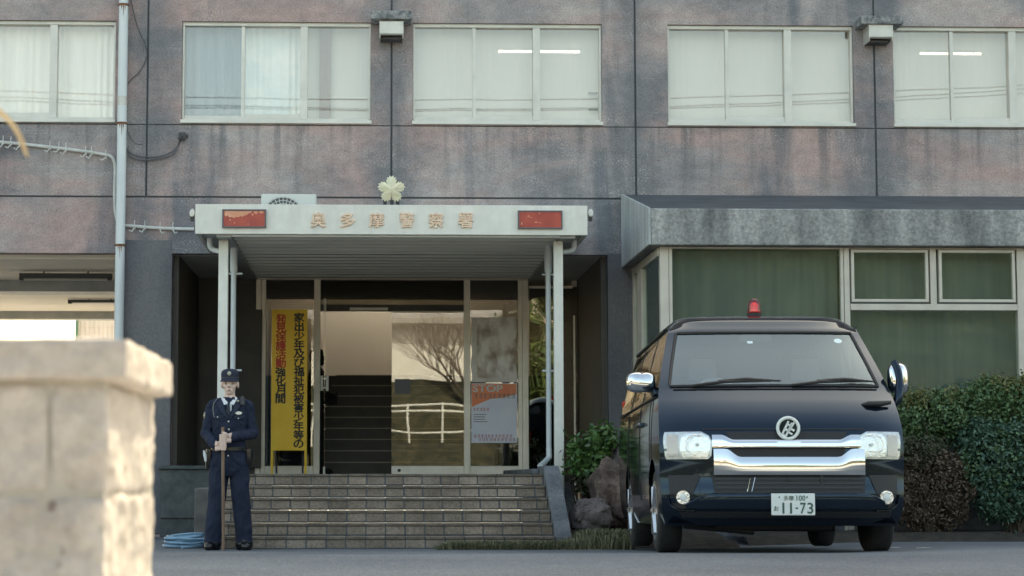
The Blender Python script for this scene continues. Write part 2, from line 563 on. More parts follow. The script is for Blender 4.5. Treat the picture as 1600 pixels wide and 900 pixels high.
grain('concrete streaked', 28, .62, 1.35, .9, 5); grain('concrete end', 30, .8, 1.15); grain('stringer', 34, .7, 1.35); grain('pier paint', 30, .82, 1.16); grain('tile step', 40, .7, 1.25); grain('tile nosing', 40, .75, 1.2); grain('plinth', 14, .7, 1.25, .8, 5); grain('white steel', 9, .93, 1.04); grain('ledge concrete', 40, .6, 1.3)
glass('window glass', (1.0, .985, .975), .075, (1, .99, .96), wave=.0002, wscale=1.6)
glass('annex glass', (.90, .95, .92), .045, (.9, 1, .95), wave=.0003, wscale=1.5)
glass('door glass', (.70, .67, .63), .12, (.84, .92, 1.0), wave=.0009, wscale=1.3)
glass('recess glass', (.40, .38, .34), .14, (1, .92, .80), wave=.003, wscale=2.0)
glass('clear glass', (.93, .95, .94), .05)

def asphalt():
    m = mat('asphalt', (.112, .124, .140), (.160, .175, .190), scale=.55, detail=8, rough=.9, spec=.25)
    nt = m.node_tree
    N, L = nt.nodes.new, nt.links.new
    b = nt.nodes['Principled BSDF']
    src = b.inputs['Base Color'].links[0].from_socket
    tc = N('ShaderNodeTexCoord')
    n = N('ShaderNodeTexNoise'); n.inputs['Scale'].default_value = 70; n.inputs['Detail'].default_value = 3
    L(tc.outputs['Object'], n.inputs['Vector'])
    r = N('ShaderNodeValToRGB')
    r.color_ramp.elements[0].position, r.color_ramp.elements[1].position = .36, .66
    r.color_ramp.elements[0].color, r.color_ramp.elements[1].color = (.52, .52, .53, 1), (1.5, 1.49, 1.45, 1)
    L(n.outputs[0], r.inputs[0])
    x = N('ShaderNodeMix'); x.data_type = 'RGBA'; x.blend_type = 'MULTIPLY'; x.inputs[0].default_value = .8
    L(src, x.inputs[6]); L(r.outputs[0], x.inputs[7])
    L(x.outputs[2], b.inputs['Base Color'])
    bp = N('ShaderNodeBump'); bp.inputs['Strength'].default_value = .6; bp.inputs['Distance'].default_value = .006
    L(n.outputs[0], bp.inputs['Height']); L(bp.outputs[0], b.inputs['Normal'])
asphalt()
mat('road paint', (.55, .55, .53), (.70, .70, .68), scale=20, rough=.8)
mat('road paint tan', (.42, .30, .20), (.5, .38, .27), scale=20, rough=.8)
mat('bank grass', (.028, .032, .018), (.075, .066, .038), scale=3, rough=1, bump=.8, bscale=8, dist=.1)

# ------------------------------------------------------------------ ground
def zg(x, y):
    s = min(max((19.6 - y) * .03, 0), .165) if y < 19.6 else 0.0
    return s + .045 * sstep(3.4, 5.2, x) * sstep(12, 15, y) * (1 - sstep(24, 26, y))

xs = sorted(set([-160, -80, -40, -20] + [round(-10 + .5 * i, 2) for i in range(50)] + [20, 40, 80, 160]))
ys = sorted(set([-160, -80, -40, -20, -10, -4, 0, 4, 8, 12] + [round(13 + .4 * i, 2) for i in range(35)] + [30, 40, 60, 100, 200, 400]))
gm = MB()
gm.add([(x, y, zg(x, y)) for y in ys for x in xs],
       [(j * len(xs) + i, j * len(xs) + i + 1, (j + 1) * len(xs) + i + 1, (j + 1) * len(xs) + i)
        for j in range(len(ys) - 1) for i in range(len(xs) - 1)])
tag(gm.build('ground', 'asphalt', smooth=True), kind='structure')
mat('bounce concrete', (.44, .43, .41), (.54, .53, .50), scale=.8, detail=6, rough=.9, bump=.3)
mb = MB(); ya_ = [-6.6 + .2 * i for i in range(76)]
mb.add([(x, y, zg(0, y) + .004) for y in ya_ for x in (-40, 0, 40)], [(j * 3 + i, j * 3 + i + 1, j * 3 + i + 4, j * 3 + i + 3) for j in range(75) for i in range(2)])
tag(mb.build('road', 'bounce concrete'), kind='structure')  # pale sheet added out of view to bounce sunlight into the entrance recess
mb = MB(); mb.add([(-30, 30.5, .004), (20, 30.5, .004), (20, 60, .004), (-30, 60, .004)], [(0, 1, 2, 3)])
tag(mb.build('bounce_yard', 'bounce concrete'), kind='structure')  # unseen pale slab added to bounce sunlight up to the passage ceiling

def flat_patch(name, m, px0, px1, py0, py1, Y, dy, lift=.004):
    x0, x1 = X(px0, Y, py0), X(px1, Y, py0)
    pts = [(x0, Y), (x0 + (x1 - x0) * .35, Y - .3 * dy), (x1, Y), (x1 - (x1 - x0) * .1, Y + dy), (x0 + (x1 - x0) * .3, Y + dy * .8)]
    mb = MB()
    mb.add([(a, b, zg(a, b) + lift) for a, b in pts], [tuple(range(5))])
    return tag(mb.build(name, m), kind='structure')
flat_patch('road_marking', 'road paint', 914, 944, 855, 857, 19.2, .18)
flat_patch('road_marking', 'road paint tan', 886, 914, 855, 857, 19.25, .16)
flat_patch('road_marking', 'road paint', 1432, 1458, 864, 866, 16.6, .22)
flat_patch('road_marking', 'road paint', 1392, 1410, 858, 860, 17.4, .18)
flat_patch('road_marking', 'road paint tan', 252, 268, 872, 874, 16.6, .15)

# ------------------------------------------------------------------ police station
YF, YD, YB = 24.0, 26.9, 32.2          # facade, entrance glazing, back of the building
ZR, ZT = 3.33, 13.5                    # underside of the upper floors, roof
RED = 'weathered grey pink render, '
bld = thing('police_station', 'wide police station with weathered grey and pink rendered walls above the entrance', 'building', (0.9, YF, 0))
zt, zb = Z(36.5, YF, 790), Z(195, YF, 790)
win_px = [(-112, 180), (284, 579.5), (645, 940.5), (1043.5, 1334), (1396, 1690)]
wins = [(X(a, YF, 115), X(b, YF, 115)) for a, b in win_px]
step = wins[2][1] - wins[1][1]
wins += [(wins[0][0] - 3.05, wins[0][1] - 3.05), (wins[4][0] + 2.75, wins[4][1] + 2.75)]
x_pass = X(180, YF, 450); x_rec0 = X(268, YF, 500); x_rec1 = X(950, YF, 500)
XL, XR = -14.0, 34.0
joints_x = [X(p, YF, 250) for p in (229, 611.5, 993.5, 1369)]
z_j1, z_j2 = Z(197.5, YF, 780), Z(309, YF, 600)

# front wall: a grid of cells with the openings left out; joints are real grooves
G = .012
cx = {XL, XR, x_pass, x_rec0, x_rec1}
for a, b in wins: cx |= {a, b}
for j in joints_x: cx |= {j - G, j + G}
cz = {0.0, ZR, zt, zb, z_j1 - .006, z_j1 + .006, z_j2 - .011, z_j2 + .011, ZT}
cx, cz = sorted(cx), sorted(cz)
def cell(x, z):
    if z < ZR and (x < x_pass or x_rec0 < x < x_rec1): return 1
    for a, b in wins:
        if a < x < b and zb < z < zt: return 1
    if z > z_j2 - .012:
        for j in joints_x:
            if abs(x - j) < G: return 2
    if abs(z - z_j1) < .006 or abs(z - z_j2) < .011: return 2
    return 0
mids = lambda a: [(a[i] + a[i + 1]) / 2 for i in range(len(a) - 1)]
state = [[cell(x, z) for x in mids(cx)] for z in mids(cz)]
dep = {0: 0.0, 1: .2, 2: .018}
wm = MB()
pier_top = Z(372, YF, 240)
for j in range(len(cz) - 1):
    for i in range(len(cx) - 1):
        s = state[j][i]
        x0, x1, z0, z1 = cx[i], cx[i + 1], cz[j], cz[j + 1]
        d = YF + dep[s]
        if s != 1:
            wm.add([(x0, d, z0), (x1, d, z0), (x1, d, z1), (x0, d, z1)], [(0, 1, 2, 3)], 1 if s == 2 else 0)
        for dj, di, e in ((0, -1, 'l'), (0, 1, 'r'), (-1, 0, 'b'), (1, 0, 't')):
            jj, ii = j + dj, i + di
            if not (0 <= jj < len(cz) - 1 and 0 <= ii < len(cx) - 1): continue
            dn = YF + dep[state[jj][ii]]
            if dn < d:
                q = {'l': [(x0, dn, z0), (x0, d, z0), (x0, d, z1), (x0, dn, z1)],
                     'r': [(x1, d, z0), (x1, dn, z0), (x1, dn, z1), (x1, d, z1)],
                     'b': [(x0, dn, z0), (x1, dn, z0), (x1, d, z0), (x0, d, z0)],
                     't': [(x0, d, z1), (x1, d, z1), (x1, dn, z1), (x0, dn, z1)]}[e]
                wm.add(q, [(0, 1, 2, 3)], 1 if s == 2 else 0)
facade_mat()
wm.build('front_wall', ['facade', 'groove'], bld)
# the lower part of the entrance piers is painted plain blue grey, a thin skin over the render
pp = MB()
pp.box(x_pass, x_rec0, YF - .006, YF + .1, .03, pier_top - .02)
xp1 = X(985, YF, 500)
pp.box(x_rec1, xp1, YF - .006, YF + .1, .03, ZR + .02)
pp.build_each('painted_pier', 'pier paint', bld, bevel=.012)
# the shell: sides, back, roof, passage and recess walls
sh = MB()
sh.box(XL, XL + .2, YF + .2, YB, ZR, ZT).box(XR - .2, XR, YF + .2, YB, 0, ZT)
sh.box(XL + .2, XR - .2, YB - .2, YB, ZR, ZT)
sh.box(x_rec1, XR - .2, YB - .2, YB, 0, ZR)
sh.build_each('rear_wall', 'facade', bld)
rf = MB(); rf.box(XL - .2, XR + .2, YF - .2, YB + .2, ZT, ZT + .3); rf.build('roof', 'concrete streaked', bld)
ps = MB(); ps.box(x_pass, x_rec0, YF + .21, YB, 0, ZR); ps.build('passage_wall', ['pier paint'], bld)
# floor slab of the upper storey: passage ceiling and recess ceiling
zc = 3.28
sl = MB()
sl.box(XL, x_pass - .002, YF + .2, YB, zc, zc + .25)
sl.build('passage_ceiling', 'passage ceiling', bld)
bm_ = MB()
yb1 = (zc - .7) * F / (HY - 440)
bm_.box(XL, x_pass - .004, yb1, yb1 + .5, Z(455.5, yb1, 100), zc + .01)
yb2 = (zc - .7) * F / (HY - 488)
bm_.box(XL, x_pass - .004, yb2, YB + .02, Z(498.5, yb2, 100), zc + .01)
bm_.build_each('ceiling_beam', 'soffit frame', bld, bevel=.01)
rc = MB(); rc.box(x_rec0 + .002, x_rec1 - .002, YF + .2, 30.2, ZR - .004, ZR + .2); rc.build('recess_ceiling', 'recess ceiling', bld)
fl = MB(); fl.box(XL + .2, XR - .2, YF + .25, 30.2, zc + .28, zc + .42).box(XL + .2, -2.6, 30.2, YB - .2, zc + .28, zc + .42).box(2.7, XR - .2, 30.2, YB - .2, zc + .28, zc + .42); fl.build_each('upper_floor', 'room dark', bld)
up = MB(); up.box(XL + .2, XR - .2, YF + .2, YB - .2, 7.0, 7.2); up.build('upper_ceiling', 'office wall', bld)
ow = MB(); ow.box(XL + .25, XR - .25, 28.2, 28.3, zc + .43, 6.99); ow.build('office_wall', 'office wall', bld)
xjl, xjr = X(399, YD, 600), X(825, YD, 600)
rw = MB()
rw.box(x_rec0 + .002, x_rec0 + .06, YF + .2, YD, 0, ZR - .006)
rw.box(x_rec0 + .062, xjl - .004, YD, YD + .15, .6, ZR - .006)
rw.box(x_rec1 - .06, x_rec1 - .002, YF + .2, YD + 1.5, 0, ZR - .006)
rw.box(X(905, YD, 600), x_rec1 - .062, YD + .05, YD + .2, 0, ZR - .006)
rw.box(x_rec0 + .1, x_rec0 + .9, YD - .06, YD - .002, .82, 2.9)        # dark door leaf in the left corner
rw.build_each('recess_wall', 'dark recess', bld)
pl = MB()
xs0 = X(327, 20.0, 800)
pl.box(x_rec0 - .1, xs0 - .135, YF - .05, YD - .003, 0, .79)
pl.box(x_rec0 - .13, xs0 - .135, YF - .09, YD - .004, .79, .83)
pl.box(x_rec0 - .1, xs0 - .135, YF - .075, YF - .051, .22, .245)
pl.build('plinth', 'plinth', bld, bevel=.006)

def win(x0, x1, z0, z1, f1, f2, curtains, low=True):
    Y = YF + .07
    t = .045
    w = MB()
    w.box(x0 + .002, x1 - .002, Y - .03, Y + .1, z1 - t, z1 - .002).box(x0 + .002, x1 - .002, Y - .02, Y + .1, z0 + .04, z0 + .055 + t * .4)
    w.box(x0 + .002, x0 + .028, Y - .028, Y + .1, z0 + .06, z1 - t).box(x1 - .028, x1 - .002, Y - .028, Y + .1, z0 + .06, z1 - t)
    m1, m2 = x0 + (x1 - x0) * f1, x0 + (x1 - x0) * f2
    w.box(m2 - .045, m2 + .045, Y - .025, Y + .1, z0 + .06, z1 - t)
    w.box(m1 - .022, m1 + .022, Y - .012, Y + .06, z0 + .06, z1 - t)
    w.box(m1 + .022, m2 - .045, Y - .01, Y + .05, z0 + .073, z0 + .125)            # lower rail of the sliding sash
    w.box(x0 + .028, m1 - .022, Y + .0, Y + .05, z0 + .073, z0 + .105)
    w.box(x0 - .01, x1 + .01, YF - .035, Y + .1, z0 - .002, z0 + .04)               # sill
    o = w.build('window', 'aluminium', bld, bevel=.004)
    for k, (a, b) in enumerate(((x0 + .028, m1 - .022), (m1 + .022, m2 - .045), (m2 + .045, x1 - .028))):
        g = MB(); dy = .012 * (k == 1)
        g.box(a, b, Y + .02 + dy, Y + .025 + dy, z0 + .073, z1 - t); g.build('pane', 'window glass', o)
        if curtains[k]:
            n = 60
            c = MB()
            ph = rnd.random() * 9
            amp = .0012 if curtains[k] == 'blind white' else .010
            pts = []
            for i in range(n + 1):
                u = i / n
                pts.append((a - .03 + (b - a + .06) * u, Y + .2 + amp * math.sin(u * 44 + ph + 2 * math.sin(u * 9 + ph)) + amp * .6 * math.sin(u * 17 + ph)))
            vs = [(p[0], p[1], z0 + .03) for p in pts] + [(p[0], p[1] + .01, z1) for p in pts]
            c.add(vs, [(i, i + 1, n + 2 + i, n + 1 + i) for i in range(n)])
            c.build('curtain', curtains[k], o, smooth=True, angle=80)
    return o
CW, CB = 'curtain white', 'blind white'
win(*wins[0], zb, zt, .33, .665, (CW, CW, CW))
w2 = win(*wins[1], zb, zt, .322, .645, ('curtain grey', 'plastic sheet', CB))
wa, wb = wins[1]
bp_ = MB(); bp_.box(wa + (wb - wa) * .725, wa + (wb - wa) * .785, YF + .2, YF + .23, zb + .05, zt - .04); bp_.build('wooden_post', 'brown post', w2)
sh_ = MB()
for zz in (.36, .22): sh_.box(wa + (wb - wa) * .79, wb - .03, YF + .225, YF + .235, zb + zz, zb + zz + .008)
sh_.build('blind_rail', 'aluminium', w2)
win(*wins[2], zb, zt, .325, .655, (CB, CB, CB))
win(*wins[3], zb, zt, .322, .650, (CB, CB, CB))
win(*wins[4], zb, zt, .318, .640, (CB, CB, CB))
win(*wins[5], zb, zt, .33, .665, (CW, CW, CW))
win(*wins[6], zb, zt, .32, .65, (CB, CB, CB))
# little shelf end seen in the corner of the third window
k_ = MB()
for zz in (.22, .42): k_.box(wins[2][1] - .14, wins[2][1] - .03, YF + .2, YF + .24, zb + zz, zb + zz + .02)
k_.build('blind_bracket', 'grey frame', bld)

def tube_light(px0, px1, py, label):
    y = 25.6
    mb = MB(); mb.box(X(px0, y, py), X(px1, y, py), y, y + .03, Z(py + 1.5, y, 800), Z(py - 1.5, y, 800))
    t = thing('fluorescent_light', label, 'ceiling light', ((X(px0, y, py) + X(px1, y, py)) / 2, y, Z(py, y)), group='lit tubes behind the upstairs blinds')
    mb.build('tube', 'tube lit', t)
    h = MB(); h.box(X(px0, y, py) - .03, X(px1, y, py) + .03, y - .03, y + .08, Z(py - 9, y, 800), Z(py - 9, y, 800) + .04)
    h.tube([(X(px0, y, py) + .1, y, Z(py, y)), (X(px0, y, py) + .1, y, 6.99)], .008)
    h.tube([(X(px1, y, py) - .1, y, Z(py, y)), (X(px1, y, py) - .1, y, 6.99)], .008)
    h.build('housing', 'grey frame', t)
tube_light(779, 906, 80, 'lit white fluorescent tube behind the blinds of the window above the canopy lettering')
tube_light(1438, 1533, 79, 'lit white fluorescent tube behind the blinds of the window at the far right')

# passage lights
def passage_light(px0, px1, py0, py1, Y, label, small=False):
    t = thing('passage_light', label, 'ceiling light', ((X(px0, Y, py0) + X(px1, Y, py0)) / 2, Y, zc), group='unlit lights under the passage ceiling')
    mb = MB()
    x0, x1, z0, z1 = X(px0, Y, py0), X(px1, Y, py0), Z(py1, Y, 100), Z(py0, Y, 100)
    mb.box(x0, x1, Y, Y + .12, z0 + (z1 - z0) * .35, z1)
    mb.box(x0, x0 + .05, Y, Y + .1, z0, z0 + (z1 - z0) * .4).box(x1 - .05, x1, Y, Y + .1, z0, z0 + (z1 - z0) * .4)
    mb.tube([(x0 + .3, Y + .06, z1), (x0 + .3, Y + .06, zc)], .01).tube([(x1 - .3, Y + .06, z1), (x1 - .3, Y + .06, zc)], .01)
    mb.build('housing', 'dark grey', t)
    tb = MB(); tb.tube([(x0 + .05, Y + .05, z0 + .02), (x1 - .05, Y + .05, z0 + .02)], .012); tb.build('tube', 'hood metal', t)
passage_light(30, 174, 427, 438, 25.6, 'dark fluorescent light fitting hanging under the front part of the passage ceiling')
passage_light(106, 205, 468, 474, 29.6, 'thin dark light fitting under the deeper, brighter part of the passage ceiling')

# ------------------------------------------------------------------ entrance glazing (parts of the building)
zl = .73
ef = MB()
zh0, zh1 = Z(437, YD, 600), Z(430, YD, 600)
def vbar(p0, p1, z0=zl, z1=zh0, d=.1, y=YD):
    ef.box(X(p0, y, 600), X(p1, y, 600), y, y + d, z0, z1)
vbar(399, 407); vbar(407.5, 414.5, y=YD + .02)
vbar(490, 500); vbar(725, 735); vbar(810, 816, y=YD + .02); vbar(816.5, 826)
xr = lambda p: X(p, YD, 600)
ef.box(xr(414.5), xr(490), YD + .02, YD + .08, zl, Z(728, YD)).box(xr(735), xr(810), YD + .02, YD + .08, zl, Z(728, YD))
fr = ef.build_each('entrance_frame', 'door frame', bld, bevel=.005)[0]
hd = MB(); hd.box(X(400, YD - .06, 433), X(826, YD - .06, 433), YD - .06, YD + .12, zh0, ZR - .008); hd.build('entrance_header', 'door frame', bld, bevel=.006)
tr_ = MB(); tr_.box(xr(500), xr(725), YD + .02, YD + .09, Z(486, YD), Z(476, YD)); tr_.build('transom_bar', 'stair dark', bld)
sg = MB()
sg.box(xr(414.5), xr(490), YD + .045, YD + .051, Z(728, YD), zh0).build('sidelight', 'door glass', fr)
MB().box(xr(735), xr(810), YD + .045, YD + .051, Z(728, YD), zh0).build('sidelight', 'door glass', fr)
MB().box(xr(500), xr(725), YD + .045, YD + .051, Z(476, YD), zh0).build('transom_light', 'recess glass', fr)
dr = MB()
dr.box(xr(612), xr(725), YD + .03, YD + .07, Z(488, YD), Z(477, YD)).box(xr(612), xr(725), YD + .03, YD + .07, zl + .004, Z(728, YD))
d1 = MB().box(xr(612), xr(725), YD + .045, YD + .053, Z(728, YD), Z(488, YD)).build('glass_door', 'door glass', bld)
dr.build_each('door_rail', 'door frame', d1, bevel=.004)
hb = MB()
for py in (483, 735):
    x_, z_ = xr(624), Z(py, YD)
    hb.ball((x_, YD + .028, z_), .022, .008, .022)
hb.build_each('pivot', 'dark grey', d1)
MB().box(xr(617), xr(641), YD + .036, YD + .044, Z(615, YD), Z(592, YD)).build('notice_plate', 'grey frame', d1)
# second door, standing open edge-on into the hall
xo = X(508, YD, 600)
MB().box(xo - .005, xo + .005, YD - .3, YD + .52, zl + .03, Z(490, YD)).build('open_door', 'clear glass', bld)
d2 = MB()
d2.box(xo - .016, xo + .016, YD - .3, YD - .2, Z(490, YD), Z(470, YD)).box(xo - .016, xo + .016, YD - .3, YD - .2, zl + .002, zl + .1)
d2.build_each('patch_fitting', 'hood metal', bld, bevel=.004)
d3 = MB()
for s in (-1, 1):
    xx = xo + s * .036
    d3.box(xx - .017, xx + .017, YD - .30, YD - .27, Z(612, YD), Z(589, YD))
d3.box(xo - .04, xo + .04, YD - .285, YD - .275, Z(609, YD), Z(606, YD)).box(xo - .04, xo + .04, YD - .285, YD - .275, Z(595, YD), Z(592, YD))
d3.build('door_handle', 'white steel', bld, bevel=.004)
MB().box(xr(546), xr(606), YD + .0, YD + .018, Z(485, YD), Z(480.5, YD)).build('door_closer', 'hood metal', bld, bevel=.004)
# hall
hl = MB()
hl.box(-2.6, -2.5, YD + .2, 30.2, .6, ZR - .01).box(2.6, 2.7, YD + .2, 30.2, .6, ZR - .01)
hl.box(-2.6, -2.5, 30.2, YB - .25, .6, 6.9).box(2.6, 2.7, 30.2, YB - .25, .6, 6.9)
hl.box(-2.5, 2.6, YB - .4, YB - .25, .6, 6.9)
hl.build_each('hall_wall', 'hall wall', bld)
st = MB(); ns = MB()
y0 = 28.3
for k in range(9):
    zz = zl + .163 * (k + 1)
    ya = y0 + .25 * k
    st.box(-2.49, 2.59, ya, YB - .41, zz - .163 + .001 * (k > 0), zz)
    ns.box(-1.1 + .06 * k, 1.2, ya - .012, ya + .03, zz + .001, zz + .012)
s1 = st.build('hall_stair', 'stair dark', bld)
ns.build('nosing', 'stair nosing', s1)
MB().box(-2.49, 2.59, YD + .11, y0, .6, zl).build('hall_floor', 'stair dark', bld)
# recess glazing on the right
t = thing('fluorescent_light', 'unseen tube added above the stair to light the hall behind the entrance doors', 'ceiling light', (0, 31.0, 4.6))  # lamp added out of view to brighten the hall wall
MB().box(-1.2, 1.4, 30.95, 31.05, 4.55, 4.60).build('tube', 'added hall tube', t)
MB().box(-1.25, 1.45, 30.9, 31.1, 4.602, 4.66).tube([(0, 31, 4.65), (0, 31, 6.99)], .012).build('housing', 'white steel', t)
rg = MB(); rg.box(X(828, YD, 600), X(903, YD, 600), YD + .06, YD + .066, .25, Z(447, YD)); rg.build('recess_window', 'recess glass', bld)
rb = MB()
xg = lambda p, y=YD: X(p, y, 600)
rb.box(xg(828), xg(896), YD + .03, YD + .09, Z(449.5, YD), Z(446, YD)).box(xg(897), xg(899.5), YD + .03, YD + .09, .25, Z(492, YD))
rb.box(xg(939.5), xg(942), YD - .02, YD + .045, .5, Z(520, YD)).box(xg(945), xg(947), YD - .02, YD + .045, .5, Z(520, YD))
rb.build('recess_frame', 'door frame', bld)

# ------------------------------------------------------------------ drain pipe, cables, hoods on the wall
dp = thing('drainpipe', 'tall pale drainpipe with rusty collars running down the wall beside the passage', 'drainpipe', (X(189, YF - .1, 300), YF - .1, 0))
xd = X(189, YF - .1, 300)
mb = MB(); mb.tube([(xd, YF - .1, .02), (xd, YF - .1, ZT)], .056, 16); mb.build('pipe', 'white pipe', dp, smooth=True)
mb = MB()
for py in (8, 193, 383.5):
    z = Z(py, YF - .1, 189)
    mb = MB()
    mb.tube([(xd, YF - .1, z - .013), (xd, YF - .1, z + .013)], .064, 16)
    mb.box(xd - .012, xd + .012, YF - .1, YF + .02, z - .01, z + .01)
    clr = mb.build('collar', 'rust', dp)
    mb = MB()
    z -= .016
    for dx, l in ((-.018, .06), (.004, .16), (.022, .08)):
        y_ = YF - .1 - math.sqrt(.0565 ** 2 - dx * dx) - .0006
        mb.add([(xd + dx - .006, y_, z), (xd + dx + .006, y_, z), (xd + dx + .001, y_, z - l)], [(0, 2, 1)])
    mb.build_each('rust_run', 'rust', clr)
mb = MB(); z = Z(158, YF - .1, 189); mb.tube([(xd, YF - .1, z - .055), (xd, YF - .1, z + .055)], .0575, 16); mb.build('tape_patch', 'hood metal', dp, smooth=True)

def wall_pts(pp, off=.03): return [at(px, py, YF - off) for px, py in pp]
def smooth_path(pts, n=5):
    out = []
    P = [pts[0]] + list(pts) + [pts[-1]]
    for i in range(1, len(P) - 2):
        for k in range(n):
            t = k / n
            a, b, c, d = P[i - 1], P[i], P[i + 1], P[i + 2]
            out.append(.5 * ((2 * b) + (c - a) * t + (2 * a - 5 * b + 4 * c - d) * t * t + (3 * b - a - 3 * c + d) * t ** 3))
    out.append(P[-2]); return out
cb = thing('cable', 'pale wrapped cable with tied ends sagging along the wall and down behind the drainpipe', 'cable', at(100, 232, YF - .03))
mb = MB()
p = smooth_path(wall_pts([(-60, 218), (0, 222), (60, 228), (120, 235), (160, 241), (175, 246), (180, 262), (179, 300), (181, 335), (188, 350), (215, 354), (260, 357), (303, 358)]))
mb.tube(p, .02, 8)
mb.build('sheath', 'cable grey', cb, smooth=True)
mb = MB()
for px, py in ((5, 222), (17, 224), (30, 226), (78, 230), (92, 231), (103, 233), (134, 238), (143, 239), (165, 244), (210, 354), (226, 355), (250, 357), (270, 357)):
    c = at(px, py, YF - .05)
    s = rnd.choice((-1, 1, -1))
    mb.tube([c + Vector((0, -.02, .03)), c + Vector((.01, -.022, -.03))], .006, 5)
    mb.tube([c + Vector((0, -.02, -.02)), c + Vector((.03 * s, -.03, -.05 - .03 * rnd.random())), c + Vector((.06 * s, -.03, -.045))], .008, 5)
    mb.tube([c + Vector((0, -.02, .02)), c + Vector((.005, -.025, .075))], .005, 5)
mb.build('tie', 'cable grey', cb)
cb = thing('cable', 'two dark wires looping from the drainpipe up to a small wall bracket under the window', 'cable', at(240, 240, YF - .03))
mb = MB()
for d in (0, 5):
    mb.tube(smooth_path(wall_pts([(196, 230), (206, 240 + d), (226, 245 + d), (250, 244 + d * .6), (270, 236 + d), (281, 222), (284, 214)], .04)), .009, 6)
mb.build('wire', 'grey frame', cb, smooth=True)
mb = MB(); c = at(285, 214, YF)
mb.box(c.x - .04, c.x + .04, YF - .05, YF - .002, c.z - .04, c.z + .05).tube([(c.x - .01, YF - .05, c.z), (c.x - .02, YF - .12, c.z - .04)], .022, 8).box(c.x + .02, c.x + .07, YF - .03, YF - .002, c.z - .01, c.z + .03)
mb.build('bracket', 'dark grey', cb, bevel=.006)
cb = thing('cable', 'thin dark wire hanging close to the wall right of the drainpipe', 'cable', at(215, 80, YF - .02))
MB().tube(smooth_path(wall_pts([(200, -20), (214, 40), (227, 70), (229, 90), (218, 112), (203, 126), (196, 140)], .02)), .005, 5).build('wire', 'dark grey', cb)
MB().tube(smooth_path(wall_pts([(197, 192), (202, 212), (212, 224), (222, 226)], .02)), .004, 5).build('wire', 'dark grey', cb)

def hood(px0, px1, py0, py1, lx0, lx1, ly0, ly1, label):
    Y = YF
    x0, x1, z0, z1 = X(px0, Y, py0), X(px1, Y, py0), Z(py1, Y, px0), Z(py0, Y, px0)
    t = thing('vent_hood', label, 'vent hood', ((x0 + x1) / 2, YF, z0), group='vent hoods between the upstairs windows')
    mb = MB()
    d = .30
    mb.prismx([(Y, z1), (Y - d * .55, z1), (Y - d, z1 - .07), (Y - d, z0 + .05), (Y - d * .9, z0 + .035), (Y - d * .9, z1 - .07), (Y - .02, z1 - .03)], x0 + .012, x1 - .012)
    mb.build('hood_shell', 'hood metal', t)
    mb = MB()
    for xx in (x0, x1 - .012):
        mb.prismx([(Y, z1), (Y, z0), (Y - d * .95, z0 - .0), (Y - d - .005, z0 + .05), (Y - d - .005, z1 - .07), (Y - d * .55, z1)], xx, xx + .012)
    mb.build_each('side_plate', 'hood metal', t)
    mb = MB(); mb.box(x0 + .02, x1 - .02, Y - .2, Y - .002, z0 + .005, z0 + .03); mb.build('louvre', 'dark grey', t)
    mb = MB(); a, b = X(lx0, Y, ly0), X(lx1, Y, ly0)
    mb.box(a, b, YF - .34, YF + .02, Z(ly1, YF - .34, lx0), Z(ly0, YF - .34, lx0))
    mb.build('concrete_ledge', 'ledge concrete', bld, bevel=.01)
hood(593, 630, 33, 67, 580, 643, 16, 29, 'boxy metal vent hood on the wall above the gold emblem')
hood(1348, 1385, 38, 72, 1335, 1400, 24, 37, 'boxy metal vent hood on the wall above the annex roof')

# ------------------------------------------------------------------ entrance canopy
YC = 22.0
cn = thing('entrance_canopy', 'white flat entrance canopy with copper lettering and two red lamp panels on its front', 'canopy', (.15, YC, 0))
xa, xb = X(305, YC, 343), X(918, YC, 343)
z0, z1 = Z(366.5, YC, 610), Z(320, YC, 610)
mb = MB()
mb.box(xa, xb, YC, YC + .05, z0, z1)
mb.box(xa, xa + .05, YC + .052, YF - .03, z0, z1).box(xb - .05, xb, YC + .052, YF - .03, z0, z1)
fa = mb.build('fascia', 'white steel', cn, bevel=.006)
mb = MB()
zs = z0 - .006
n = 14
x0s, x1s = X(362, YC, 370), X(876, YC, 370)
for i in range(n):                                               # ribbed soffit sheets running across
    ya = YC + .055 + (YD - .07 - YC - .055) * i / n
    yb_ = YC + .055 + (YD - .07 - YC - .055) * (i + 1) / n
    mb.prismx([(ya, zs), (yb_ - .004, zs + .026), (yb_ - .004, zs + .044), (ya, zs + .03)], x0s, x1s)
    mb.box(x0s, x1s, ya - .004, ya + .03, zs - .016, zs + .012)
mb.build('soffit', 'soffit', cn)
mb = MB()
for a, b in ((x0s - .17, x0s - .002), (x1s + .002, x1s + .17)):
    mb.box(a, b, YC + .056, YD - .068, z0 - .03, zs + .03)
mb.build_each('side_beam', 'soffit frame', cn, bevel=.008)
mb = MB()
mb.box(xa + .052, x0s - .172, YC + .06, YF - .03, z0 + .01, z0 + .03).box(x1s + .172, xb - .052, YC + .06, YF - .03, z0 + .01, z0 + .03)
mb.build_each('eave_board', 'soffit frame', cn)
mb = MB(); mb.box(xa + .052, xb - .052, YC + .052, YF - .03, z1 - .12, z1 - .09); mb.build('roof_deck', 'white steel', cn)
for p0, p1 in ((340, 355), (866, 880.5)):
    mb = MB(); mb.box(X(p0, 22.3, 550), X(p1, 22.3, 550), 22.3, 22.4, 0, z0 - .032); mb.build('post', 'white steel', cn, bevel=.006)
